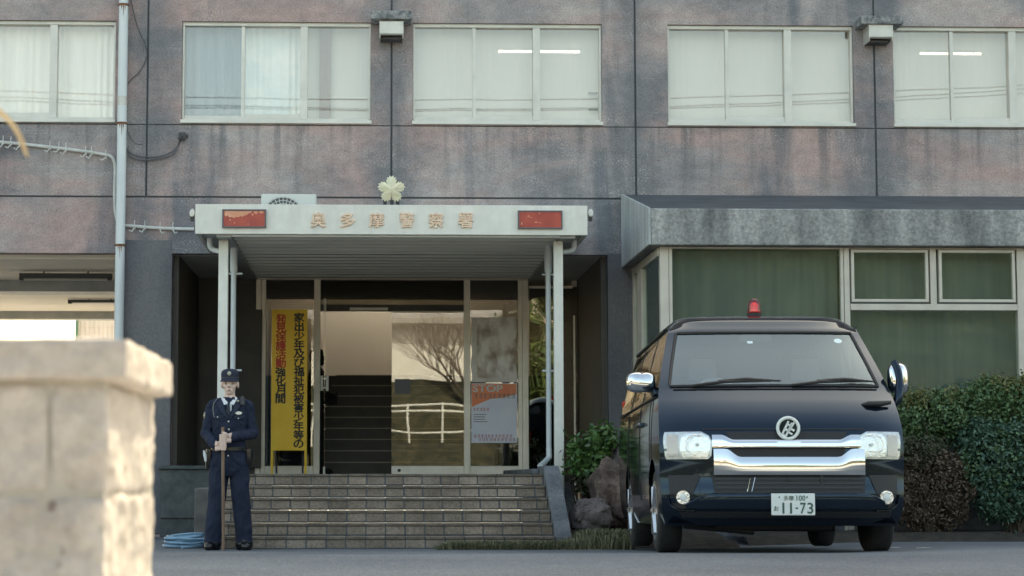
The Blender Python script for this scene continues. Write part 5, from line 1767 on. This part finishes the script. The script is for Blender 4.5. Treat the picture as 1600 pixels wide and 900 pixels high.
# wrinkled sheet
n, m = 26, 34
def wr(u, v):
    return .034 * noise.noise(Vector((u * 3.1, v * 4.0, 2.0))) + .020 * noise.noise(Vector((u * 8 + v * 5, v * 6, 7))) + .03 * abs(noise.noise(Vector((u * 2.2 - v * 2.6, v * 2, 11))))
vs = [(x0 + (x1 - x0) * (i / n) + .008 * math.sin(j * .5) * (i in (0, n)), YP - .012 - wr(i / n, j / m) * (.4 if i in (0, n) or j in (0, m) else 1), z0p + (z1p - z0p) * j / m) for j in range(m + 1) for i in range(n + 1)]
mb = MB(); mb.add(vs, [(j * (n + 1) + i, j * (n + 1) + i + 1, (j + 1) * (n + 1) + i + 1, (j + 1) * (n + 1) + i) for j in range(m) for i in range(n)])
mb.mi = [1 if (i < 3 or j < 2) else 0 for j in range(m) for i in range(n)]
mb.build('sheet', ['foil crumple shading', 'poster border'], p1, smooth=True, angle=80)
x0, x1, z0p, z1p = X(736.5, YP, 645), X(808, YP, 645), Z(692, YP, 770), Z(599, YP, 770)
p2 = thing('poster', 'orange and pale blue poster headed STOP behind the entrance glazing, under the crumpled brown one', 'poster', ((x0 + x1) / 2, YP, z0p))
w, h = x1 - x0, z1p - z0p
MB().box(x0, x1, YP, YP + .004, z0p, z1p).build('sheet', 'poster sky', p2)
pz = lambda v: z0p + h * v
pxx = lambda u: x0 + w * u
MB().prism([(pxx(.01), pz(.60)), (pxx(.18), pz(.66)), (pxx(.42), pz(.74)), (pxx(.7), pz(.76)), (pxx(.99), pz(.82)), (pxx(.99), pz(.99)), (pxx(.01), pz(.99))], YP - .0015, YP - .0002).build('banner', 'poster orange', p2)
mb = MB(); put_text(mb, 'STOP', pxx(.36), pz(.915), YP - .002, h=h * .115, w=w * .64, ext=.001, bold=.03)
mb.build('stop_lettering', 'poster white', p2)
g = random.Random(3)
def scribble(u0, u1, v, hh, m_, name, k):
    mb = MB()
    for i in range(k):
        u = u0 + (u1 - u0) * (i + .5) / k
        ww = (u1 - u0) / k * .36
        mb.box(pxx(u - ww), pxx(u + ww), YP - .0022, YP - .0006, pz(v + hh * .3), pz(v + hh * .42))
        mb.box(pxx(u - ww), pxx(u + ww * g.uniform(.2, 1)), YP - .0022, YP - .0006, pz(v - hh * .05), pz(v + hh * .08))
        a = u + ww * g.uniform(-.8, .5)
        mb.box(pxx(a), pxx(a + ww * .35), YP - .0024, YP - .0006, pz(v - hh * .5), pz(v + hh * .5))
        mb.box(pxx(u - ww), pxx(u + ww), YP - .0022, YP - .0006, pz(v - hh * .5), pz(v - hh * .38))
    mb.build(name, m_, p2)
scribble(.06, .97, .79, .075, 'poster grey', 'small_lettering', 9)
scribble(.03, .40, .565, .05, 'poster red', 'small_lettering', 5)
scribble(.04, .90, .115, .05, 'poster red', 'small_lettering', 11)
scribble(.14, .97, .055, .045, 'poster red', 'small_lettering', 10)
mb = MB()
for v in (.47, .43, .39, .35): mb.box(pxx(.05), pxx(.05 + .33 * g.uniform(.7, 1)), YP - .0016, YP - .0002, pz(v), pz(v + .012))
mb.build('fine_print', 'poster grey', p2)

# ------------------------------------------------------------------ hose
mat('hose blue', (.16, .30, .42), (.22, .38, .50), scale=12, rough=.4)
hc = Vector((X(291, 20.3, 848), 20.35, 0))
hz = zg(hc.x, hc.y)
mb = MB(); pts = []
g = random.Random(9)
turns = 9
for i in range(turns * 26):
    a = i / 26 * 2 * math.pi
    k = i / 26
    r = .20 - .02 * (int(k) % 3) + .024 * math.sin(int(k) * 2.1 + .5) + .02 * math.sin(a * 2 + int(k) * 1.7)
    pts.append((r * 1.05 * math.cos(a) + .02 * math.sin(int(k) * 3.3), r * .9 * math.sin(a), .016 + .0125 * k + .016 * math.sin(a + int(k) * 1.9) * min(1, k / 2)))
pts = [(-.02, -.30, .012), (.02, -.24, .013)] + pts
mb.tube(pts, .0105, 8)
ho = mb.build('hose', 'hose blue', smooth=True)
ho.location = (hc.x, hc.y, hz + .002)
tag(ho, 'coil of pale blue hose lying on the asphalt behind the uniformed person', 'hose')

# ------------------------------------------------------------------ rocks, plants
mat('rock', (.075, .050, .042), (.19, .135, .11), scale=2.6, detail=8, rough=.9, bump=.9, bscale=9, dist=.04)
mat('rock grey', (.075, .060, .060), (.145, .12, .115), scale=3, detail=8, rough=.9, bump=.9, bscale=9, dist=.04)
def rock(name, c, rx, ry, rz, seed, m, label, power=2.6, lean=0.0):
    bm = bmesh.new()
    bmesh.ops.create_icosphere(bm, subdivisions=5, radius=1)
    for v in bm.verts:
        p = v.co.copy()
        q = Vector([math.copysign(abs(t) ** .8, t) for t in p])
        d = noise.noise(p * 1.1 + Vector((seed, 0, 0))) * .34 + noise.noise(p * 2.6 + Vector((0, seed, 0))) * .17 + abs(noise.noise(p * 5 + Vector((0, 0, seed)))) * .13 + noise.noise(p * 13) * .035
        q *= 1 + d
        v.co = Vector((q.x * rx + lean * q.z, q.y * ry, q.z * rz))
    me = bpy.data.meshes.new(name); bm.to_mesh(me); bm.free()
    me.materials.append(MATS[m]); me.polygons.foreach_set('use_smooth', [True] * len(me.polygons)); me.set_sharp_from_angle(angle=math.radians(35))
    o = bpy.data.objects.new(name, me); COL.objects.link(o); o.location = c
    return tag(o, label, 'rock')
def pxc(px, py, Y): return at(px, py, Y)
c = pxc(956, 776, 21.3); rock('rock', c, .195, .28, .36, 3.3, 'rock', 'tall brown upright rock between the shrub and the black van', lean=-.03)
c = pxc(922, 806, 20.75); rock('rock', c, .175, .22, .165, 8.1, 'rock grey', 'low rounded rock at the foot of the taller brown rock')
c = pxc(966, 716, 22.0); rock('rock', c, .18, .22, .16, 12.4, 'rock grey', 'dark rock lying behind the top of the tall brown rock')

bed = MB()
x_b0, x_b1 = xsr + .17, 3.6
pts = []
for j in range(12):
    for i in range(16):
        x = x_b0 + (x_b1 - x_b0) * i / 15; y = 20.15 + (23.8 - 20.15) * j / 11
        ed = min(1, min(j, 11 - j) / 2, (i + 1) / 2, (16 - i) / 2)
        pts.append((x, y, zg(x, y) - .02 + .16 * ed + .05 * noise.noise(Vector((x * 2, y * 2, 0)))))
bed.add(pts, [(j * 16 + i, j * 16 + i + 1, (j + 1) * 16 + i + 1, (j + 1) * 16 + i) for j in range(11) for i in range(15)])
tag(bed.build('soil', 'soil', smooth=True), kind='structure')
bed = MB()
pts = []
BX0, BX1, BY0 = 3.75, 14.0, 20.55
for j in range(7):
    for i in range(60):
        x = BX0 + (BX1 - BX0) * i / 59; y = BY0 + (YG - .01 - BY0) * j / 6
        ed = min(1, j / 1.0)
        pts.append((x, y, zg(x, y) - .01 + .10 * ed + .03 * noise.noise(Vector((x * 3, y * 3, 4)))))
bed.add(pts, [(j * 60 + i, j * 60 + i + 1, (j + 1) * 60 + i + 1, (j + 1) * 60 + i) for j in range(6) for i in range(59)])
tag(bed.build('soil', 'soil', smooth=True), kind='structure')

mat('leaf bright', (.024, .068, .018), (.095, .19, .045), island=True, lo=0, hi=1, rough=.45)
mat('leaf mid', (.048, .105, .042), (.112, .182, .068), island=True, lo=0, hi=1, rough=.55)
mat('leaf tips', (.085, .10, .030), (.20, .19, .07), island=True, lo=0, hi=1, rough=.6)
mat('leaf dark', (.034, .084, .054), (.076, .145, .090), island=True, lo=0, hi=1, rough=.5)
mat('leaf brown', (.065, .048, .032), (.17, .118, .078), island=True, lo=0, hi=1, rough=.8)
mat('leaf brown green', (.03, .042, .02), (.08, .085, .04), island=True, lo=0, hi=1, rough=.8)
mat('twig', (.06, .042, .03), (.10, .075, .05), scale=8, rough=.9)
mat('grass', (.075, .085, .045), (.26, .25, .15), island=True, lo=0, hi=1, rough=.8)

def twigs(mb, base, tips, r, g, k=5):
    for t in tips:
        p = Vector(base) + Vector((g.uniform(-.08, .08), g.uniform(-.06, .06), 0))
        t = Vector(t)
        mid = p.lerp(t, .5) + Vector((g.uniform(-.1, .1), g.uniform(-.08, .08), .08))
        mb.tube(smooth_path([p, mid, t], 4), [r * (1 - .8 * i / 8) for i in range(9)], 5)

def bush(name, label, blobs, layers, base, seed, ntw=16, group=None):
    t = thing(name, label, 'shrub', base, group=group)
    g = random.Random(seed)
    mb = MB()
    tips = []
    for i in range(ntw):
        b = blobs[i % len(blobs)]
        a = g.uniform(0, 6.28); e = g.uniform(-.2, 1)
        tips.append((b[0] + b[3] * .8 * math.cos(a) * math.cos(e), b[1] + b[4] * .8 * math.sin(a) * math.cos(e), b[2] + b[5] * .85 * math.sin(e)))
    twigs(mb, base, tips, .014, g)
    mb.build('stem', 'twig', t)
    for k, (m, n, size, bl, kw) in enumerate(layers):
        v, q = leaves(bl or blobs, n, size, seed + k, **kw)
        np_mesh('foliage', v, q, m, t, origin=base)
    return t
def BL(px, py, Y, rx, ry, rz, w=1.0):
    p = at(px, py, Y); s = Y / F
    return (p.x, Y, p.z, rx * s, ry, rz * s, w)
# shrub by the right downpipe
bl = [BL(925, 698, 21.9, 30, .25, 28), BL(948, 688, 21.8, 20, .2, 20), BL(905, 722, 22.0, 20, .2, 24), BL(930, 735, 21.9, 26, .22, 26), BL(893, 700, 22.2, 10, .15, 12, .3)]
bush('shrub', 'bright green leafy shrub growing between the canopy post and the brown rock', bl, [('leaf bright', 1500, .040, None, dict(shell=.45, aspect=.5)), ('leaf brown green', 350, .035, [BL(925, 752, 21.9, 30, .2, 22)], dict(shell=.2))], (X(925, 21.9, 790), 21.9, .1), 11, 26)
bl = [BL(850, 712, 23.6, 9, .12, 20)]
t = thing('grass_tuft', 'spiky dark green tuft behind the right downpipe', 'plant', (X(851, 23.6, 730), 23.6, zl - .10))
mb = MB(); g = random.Random(4)
c = Vector((X(852, 23.6, 735), 23.6, zl - .10))
for i in range(26):
    a = g.uniform(0, 6.28); l = g.uniform(.18, .34); sp = g.uniform(.05, .2)
    tip = c + Vector((math.cos(a) * sp, math.sin(a) * sp, l)); mid = c.lerp(tip, .55) + Vector((0, 0, .05)); d = Vector((-math.sin(a), math.cos(a), 0)) * .008
    mb.add([c - d, c + d, mid + d, mid - d, tip], [(0, 1, 2, 3), (3, 2, 4)])
mb.build('blades', 'leaf dark', t)

# hedge at the right: clipped green shrub, dry brown one, dark one
YH = 21.25
bl = [BL(1425, 655, YH, 52, .28, 40), BL(1480, 650, YH, 52, .30, 42), BL(1535, 640, YH + .02, 52, .3, 50), BL(1400, 700, YH, 40, .25, 40)]
tp = [BL(1470, 628, YH, 70, .22, 22), BL(1425, 632, YH, 40, .2, 22)]
bush('shrub', 'mid green clipped shrub behind the dry brown bush under the annex window', bl, [('leaf mid', 15000, .023, None, dict(shell=.5)), ('leaf tips', 2200, .020, tp, dict(shell=.75, up=1.2))], (X(1460, YH, 830), YH, .08), 21, 30)
bl = [BL(1575, 632, YH, 60, .3, 42), BL(1640, 640, YH, 60, .3, 56), BL(1545, 622, YH, 34, .26, 26), BL(1600, 700, YH - .05, 70, .32, 50), BL(1700, 690, YH, 80, .3, 100)]
tp = [BL(1570, 606, YH, 50, .25, 18), BL(1610, 612, YH, 60, .25, 24)]
bush('shrub', 'tall green shrub rising highest at the right edge in front of the annex', bl, [('leaf mid', 18000, .024, None, dict(shell=.5)), ('leaf tips', 3200, .021, tp, dict(shell=.7, up=1.2))], (X(1610, YH, 830), YH, .08), 31, 30)
YI = 20.95
bl = [BL(1445, 745, YI, 58, .26, 58), BL(1400, 760, YI, 50, .26, 54), BL(1480, 760, YI, 44, .24, 52), BL(1445, 800, YI, 70, .22, 34)]
gt = [BL(1410, 715, YI, 36, .22, 30), BL(1440, 702, YI, 40, .2, 22)]
bush('shrub', 'dry brown twiggy bush standing right of the van front', bl, [('leaf brown', 13000, .018, None, dict(shell=.5)), ('leaf brown green', 2600, .020, gt, dict(shell=.6))], (X(1445, YI, 835), YI, .08), 41, 60)
YJ = 20.9
bl = [BL(1550, 730, YJ, 52, .26, 46), BL(1590, 700, YJ + .1, 60, .28, 46), BL(1620, 760, YJ, 60, .28, 60), BL(1570, 780, YJ, 56, .22, 36), BL(1535, 690, YJ + .1, 36, .22, 36), BL(1700, 760, YJ, 80, .28, 70)]
bush('shrub', 'dark blue green shrub low in front of the tall one at the right edge', bl, [('leaf dark', 18000, .025, None, dict(shell=.5, up=.5)), ('leaf mid', 1800, .022, bl[:2], dict(shell=.8, up=1))], (X(1590, YJ, 838), YJ, .08), 51, 30)

# strip of low grass along the foot of the steps
g = np.random.default_rng(5)
n = 9000
u = g.random(n)
xg0, xg1 = X(684, 19.8, 848), X(985, 19.8, 848)
x = xg0 + (xg1 - xg0) * u
edge = np.clip((x - xsr) / .3, 0, 1)
y = 19.66 + g.random(n) * (.22 + edge * .55)
hgt = (.05 + .065 * g.random(n)) * (.75 + .5 * edge) * np.clip((x - xg0) / .15 + .3, 0, 1)
z = np.array([zg(a, b) for a, b in zip(x, y)]) + np.where(y > 19.9, .05 * edge, 0)
ang = g.random(n) * 6.28
dx, dy = np.cos(ang) * .0055, np.sin(ang) * .0055
lx, ly = g.normal(size=n) * .03, g.normal(size=n) * .03 - .012
v = np.stack([np.stack([x - dx, y - dy, z - .01], 1), np.stack([x + dx, y + dy, z - .01], 1), np.stack([x + dx * .5 + lx, y + dy * .5 + ly, z + hgt], 1), np.stack([x - dx * .5 + lx, y - dy * .5 + ly, z + hgt], 1)], 1).reshape(-1, 3)
o = np_mesh('grass_strip', v, np.arange(4 * n).reshape(n, 4), 'grass')
tag(o, 'low dry green grass growing along the foot of the steps', 'grass', kind='stuff')
sl_ = MB()
pts = []
for j in range(4):
    for i in range(24):
        x_ = xg0 + .05 + (xg1 - xg0) * i / 23; y_ = 19.68 + (.9 if x_ > xsr + .02 else .22) * j / 3
        pts.append((x_, y_, zg(x_, y_) + (.022 if 0 < j and 0 < i else -.01)))
sl_.add(pts, [(j * 24 + i, j * 24 + i + 1, (j + 1) * 24 + i + 1, (j + 1) * 24 + i) for j in range(3) for i in range(23)])
tag(sl_.build('soil', 'soil', smooth=True), kind='structure')

# ------------------------------------------------------------------ stone gate pillar in the foreground
def stone():
    m = mat('tuff stone', (.345, .30, .27), (.46, .405, .365), scale=3.5, detail=7, rough=.9, bump=.7, bscale=18, dist=.02)
    nt = m.node_tree
    b = nt.nodes['Principled BSDF']
    src = b.inputs['Base Color'].links[0].from_socket
    tc = nt.nodes.new('ShaderNodeTexCoord')
    n = nt.nodes.new('ShaderNodeTexVoronoi'); n.inputs['Scale'].default_value = 13
    nt.links.new(tc.outputs['Object'], n.inputs['Vector'])
    r = nt.nodes.new('ShaderNodeValToRGB')
    r.color_ramp.elements[0].position, r.color_ramp.elements[1].position = .12, .20
    r.color_ramp.elements[0].color, r.color_ramp.elements[1].color = (.45, .38, .34, 1), (1, 1, 1, 1)
    nt.links.new(n.outputs[0], r.inputs[0])
    x = nt.nodes.new('ShaderNodeMix'); x.data_type = 'RGBA'; x.blend_type = 'MULTIPLY'; x.inputs[0].default_value = .85
    nt.links.new(src, x.inputs[6]); nt.links.new(r.outputs[0], x.inputs[7])
    nt.links.new(x.outputs[2], b.inputs['Base Color'])
stone()
grain('tuff stone', 24, .80, 1.12); grain('rock', 26, .6, 1.35)
mat('mortar', (.30, .27, .235), (.36, .33, .29), scale=12, rough=.95)
YGp = 4.0
gp = thing('gate_pillar', 'pale rough stone gate pillar with a thick capstone close to the camera', 'pillar', (-1.0, 4.4, .165))
def rough_box(x0, x1, y0, y1, z0, z1, amp, seed, name, m, par, rad=.010):
    bm = bmesh.new()
    bmesh.ops.create_cube(bm, size=1)
    bmesh.ops.subdivide_edges(bm, edges=bm.edges[:], cuts=22, use_grid_fill=True)
    off = root_of(par).location
    for v in bm.verts:
        p = Vector((x0 + (x1 - x0) * (v.co.x + .5), y0 + (y1 - y0) * (v.co.y + .5), z0 + (z1 - z0) * (v.co.z + .5)))
        # round the arrises
        e = sorted((min(p.x - x0, x1 - p.x), min(p.y - y0, y1 - p.y), min(p.z - z0, z1 - p.z)))
        n_ = Vector((v.co.x ** 5, v.co.y ** 5, v.co.z ** 5))
        n_ = n_.normalized() if n_.length else n_
        d = amp * (noise.noise(p * 7 + Vector((seed, 0, 0))) + .7 * noise.noise(p * 19 + Vector((0, seed, 0))) + .5 * noise.noise(p * 41))
        lo_, hi_ = Vector((x0, y0, z0)), Vector((x1, y1, z1))
        q = Vector([min(max(p[i], lo_[i] + rad), hi_[i] - rad) for i in range(3)])
        w_ = p - q
        if w_.length > rad: p = q + w_ * (rad / w_.length)
        n_ = w_.normalized() if w_.length > 1e-6 else n_
        p += n_ * d
        v.co = p - off
    me = bpy.data.meshes.new(name); bm.to_mesh(me); bm.free()
    me.materials.append(MATS[m]); me.polygons.foreach_set('use_smooth', [True] * len(me.polygons)); me.set_sharp_from_angle(angle=math.radians(50))
    o = bpy.data.objects.new(name, me); COL.objects.link(o); o.parent = par
    return o
xR = X(167, YGp, 700); yB = 4.86; xLp = -1.62
zc0, zc1 = Z(597, YGp, 100), Z(528, YGp, 100)
zj = Z(773, YGp, 100)
xj = X(78, YGp, 690)
rough_box(xLp - .03, X(200, YGp - .03, 560), YGp - .03, yB + .0, zc0, zc1, .005, 3.1, 'capstone', 'tuff stone', gp, .014)
g_ = .0045
hgt_ = zc0 - zj
for r in range(4):
    z1_ = zc0 - hgt_ * r - (.004 if r == 0 else g_); z0_ = max(zc0 - hgt_ * (r + 1) + g_, .12)
    if z1_ - z0_ < .03: break
    cuts = [xLp, xj - .52, xj, xR] if r % 2 == 0 else [xLp, xj - .28, xR]
    for a, b in zip(cuts, cuts[1:]):
        last = b == xR
        for ya, yb_ in ((YGp, yB),):
            rough_box(a + g_ * (a != xLp), b - g_ * (not last), ya, yb_, z0_, z1_, .005 if not last else .011, 5 + r * 3 + a, 'stone_block', 'tuff stone', gp)
MB().box(xLp + .02, xR - .005, YGp + .005, yB - .005, .1, zc0 + .003).build('mortar', 'mortar', gp)

# dry blurred twig hanging in at the upper left
mat('dry twig', (.42, .30, .17), (.52, .38, .22), scale=10, rough=.8)
t = thing('dry_branch', 'thin tan dry branch tip hanging into the view at the upper left', 'branch', at(-40, 120, 4.2))
mb = MB(); mb.tube(smooth_path([at(-260, -180, 4.3), at(-120, 60, 4.25), at(-30, 150, 4.2), at(12, 186, 4.2), at(30, 212, 4.2), at(43, 246, 4.2)]), [.006] * 15 + [.005] * 8 + [.004, .003, .002], 6)
mb.build('stem', 'dry twig', t, smooth=True)
mb = MB()
for a, b in (((-28, 150), (-60, 210)), ((-80, 100), (-120, 170))):
    p, q = at(*a, 4.2), at(*b, 4.22)
    d = Vector((.006, 0, .003)); mb.add([p, p.lerp(q, .5) + d, q, p.lerp(q, .5) - d], [(0, 1, 2, 3)])
mb.build('dry_leaf', 'dry twig', t)

# ------------------------------------------------------------------ beyond the passage
fb = thing('building', 'pale building with a green edge strip seen through the passage on the left', 'building', (-7.5, 42, 0))
MB().box(X(121, 42, 510), -2.0, 42, 46, 0, 9).build('wall', 'far tiles', fb)
MB().box(X(117.5, 41.9, 510), X(121, 41.9, 510), 41.9, 42.2, 0, 9).build('corner_strip', 'far green', fb)
mb = MB()
for k in range(16): mb.box(X(122, 41.98, 510), -2.0, 41.985, 42.0, 2.0 + .25 * k, 2.012 + .25 * k)
for k in range(10): mb.box(X(126 + 7 * k, 41.98, 510), X(126.5 + 7 * k, 41.98, 510), 41.986, 42.0, 2.0, 6.0)
mb.build('tile_joint', 'aluminium', fb)

# ------------------------------------------------------------------ what the glass reflects, behind the camera
mat('bark', (.06, .048, .038), (.11, .09, .072), scale=6, rough=.95, bump=.6)
mat('rail white', (.72, .72, .68), rough=.5)
bk = MB()
bxs = [-90, -60, -40, -25, -15, -8, -3, 2, 7, 12, 18, 28, 45, 70, 90]
prof = [(-7.0, .16), (-7.8, .7), (-8.7, 1.5), (-9.3, 1.7), (-11.2, 1.72), (-12.0, 2.9), (-13, 3.75), (-17, 3.85), (-30, 4.0), (-60, 5)]
bk.add([(x, y + .4 * math.sin(x * .4), z + (.1 * math.sin(x * .7) if z > .2 else 0)) for y, z in prof for x in bxs],
       [(j * 15 + i, (j + 1) * 15 + i, (j + 1) * 15 + i + 1, j * 15 + i + 1) for j in range(len(prof) - 1) for i in range(14)])
tag(bk.build('bank', 'bank grass', smooth=True), kind='structure')
rl = thing('guard_rail', 'white pipe guard rail on the bank across the road', 'railing', (1, -9.6, 1.7))
mb = MB()
for k in range(22): mb.tube([(-9 + 1.0 * k, -9.6, 1.5), (-9 + 1.0 * k, -9.6, 2.95)], .035, 8)
mb.build_each('post', 'rail white', rl)
for zz in (2.9, 2.72, 2.15): MB().tube([(-10, -9.6, zz), (13, -9.6, zz)], .032, 8).build('rail', 'rail white', rl)

def bare_tree(x, y, h, seed, label):
    t = thing('bare_tree', label, 'tree', (x, y, 1.7))
    g = random.Random(seed)
    tr, tw = MB(), MB()
    def grow(p, d, l, r, depth):
        q = p + d * l
        m = p.lerp(q, .5) + Vector((g.uniform(-1, 1), g.uniform(-1, 1), g.uniform(-1, 1))) * l * .07
        (tr if depth < 2 else tw).tube([p, m, q], [r, r * .85, r * .7], 6 if depth < 3 else 4, caps=depth < 2)
        if depth >= 6: return
        for k in range(3 if depth in (1, 2, 3) else 2 if depth else 5):
            ax = Vector((g.uniform(-1, 1), g.uniform(-1, 1), g.uniform(-.2, .6)))
            nd = (d + ax * (.75 if depth else 1.0)).normalized()
            nd.z = max(nd.z, -.15)
            grow(q if k else m.lerp(q, .6), nd.normalized(), l * g.uniform(.66, .86), r * .64, depth + 1)
    grow(Vector((x, y, 1.6)), Vector((.05, 0, 1)), h * .24, .085, 0)
    tr.build('trunk', 'bark', t, smooth=True); tw.build('twigs', 'bark', t)
bare_tree(2.9, -11.5, 6.0, 4, 'bare leafless tree behind the guard rail across the road')
bare_tree(-3.4, -13, 6.5, 8, 'smaller bare leafless tree left of the other one across the road')
def evergreen(x, y, h, seed, label):
    t = thing('evergreen_tree', label, 'tree', (x, y, 1.7))
    MB().tube([(x, y, 1.5), (x + .1, y, 1.7 + h * .5), (x, y, 1.7 + h * .92)], [.16, .1, .03], 8).build('trunk', 'bark', t, smooth=True)
    g = random.Random(seed)
    bl = [(x + g.uniform(-.5, .5) * h * .35, y + g.uniform(-.5, .5) * h * .3, 1.7 + h * (.2 + .72 * k / 12), h * .2 * (1.1 - .6 * k / 12), h * .2 * (1.1 - .6 * k / 12), h * .11, 1) for k in range(13)]
    v, q = leaves(bl, 5000, .10, seed, shell=.3)
    np_mesh('crown', v, q, 'leaf mid', t, origin=(x, y, 1.7))
evergreen(5.0, -12, 4.6, 2, 'dense evergreen tree across the road behind the guard rail')
evergreen(6.3, -13.5, 5.5, 3, 'taller evergreen tree across the road at the right')
evergreen(-9.5, -14, 6.0, 5, 'rounded evergreen tree across the road, far left')

mat('hill forest', (.018, .026, .014), (.05, .062, .034), scale=.5, detail=8, rough=1, bump=1, bscale=1.5, dist=.6)
mat('house wall', (.74, .725, .70), (.82, .80, .775), scale=.6, rough=.85)
mat('house roof', (.26, .25, .25), (.34, .33, .32), scale=2, rough=.7)
hs = []
hx_ = [-160, -120, -90, -60, -40, -25] + [8 + 3 * i for i in range(20)] + [75, 90, 120, 160]
hp = [(-34, 2.0, 0), (-42, 5.5, .5), (-54, 11, 1), (-75, 17, 1), (-110, 22, 1)]
for y, z, w in hp:
    for x in hx_:
        k = sstep(8, 20, x) if x > 0 else sstep(25, 60, -x)
        hs.append((x, y + 3 * math.sin(x * .13), 1.5 + (z - 1.5) * k + w * k * 1.6 * noise.noise(Vector((x * .09, y * .1, 0)))))
mb = MB(); n = len(hx_)
mb.add(hs, [(j * n + i, (j + 1) * n + i, (j + 1) * n + i + 1, j * n + i + 1) for j in range(len(hp) - 1) for i in range(n - 1)])
tag(mb.build('hills', 'hill forest', smooth=True), kind='structure')
hh = thing('house', 'wide cream house with a low dark roof on the bank across the road', 'house', (-1, -19, 1.7))  # stretched left and paled to throw more light into the entrance recess
MB().box(-24, 6.2, -26, -19, 1.5, 6.15).build('wall', 'house wall', hh)
MB().prismx([(-18.2, 6.1), (-18.2, 6.28), (-22.5, 8.2), (-26.8, 6.28), (-26.8, 6.1)], -24.8, 7.0).build('roof', 'house roof', hh)
for x in (-21, -17, -12.5, -8.5, -5.2): 
    w_ = MB().box(x - .7, x + .7, -19.03, -18.98, 4.1, 5.4).build('window', 'aluminium', hh)
    MB().box(x - .62, x + .62, -18.975, -18.965, 4.18, 5.32).build('pane', 'grey frame', w_)

for x, lab in ((-14.0, 'grey concrete utility pole across the road, left'), (19.0, 'grey concrete utility pole across the road, right')):
    t = thing('utility_pole', lab, 'pole', (x, -8.9, 1.4), group='utility poles across the road')
    MB().tube([(x, -8.9, 1.2), (x, -8.9, 12.6)], [.17, .11], 12).build('pole', 'ledge concrete', t, smooth=True)
    MB().box(x - .05, x + .05, -9.7, -8.1, 11.4, 11.52).build('crossarm', 'dark grey', t)
for k, (y, z, sag) in enumerate(((-9.6, 11.56, .5), (-8.9, 11.58, .6), (-8.2, 11.56, .45), (-8.95, 10.2, .9))):
    w_ = MB()
    w_.tube([(-14 + 33 * i / 20, y, z - sag * 4 * (i / 20) * (1 - i / 20) + .012 * i) for i in range(21)], .013, 5)
    o = w_.build('power_line', 'black', origin=(-14, y, z))
    tag(o, ['dark overhead wire nearest the house across the road', 'dark overhead wire on the middle of the crossarms across the road', 'dark overhead wire on the road side of the crossarms', 'lowest, most sagging overhead wire between the two poles'][k], 'wire', 'overhead wires across the road')
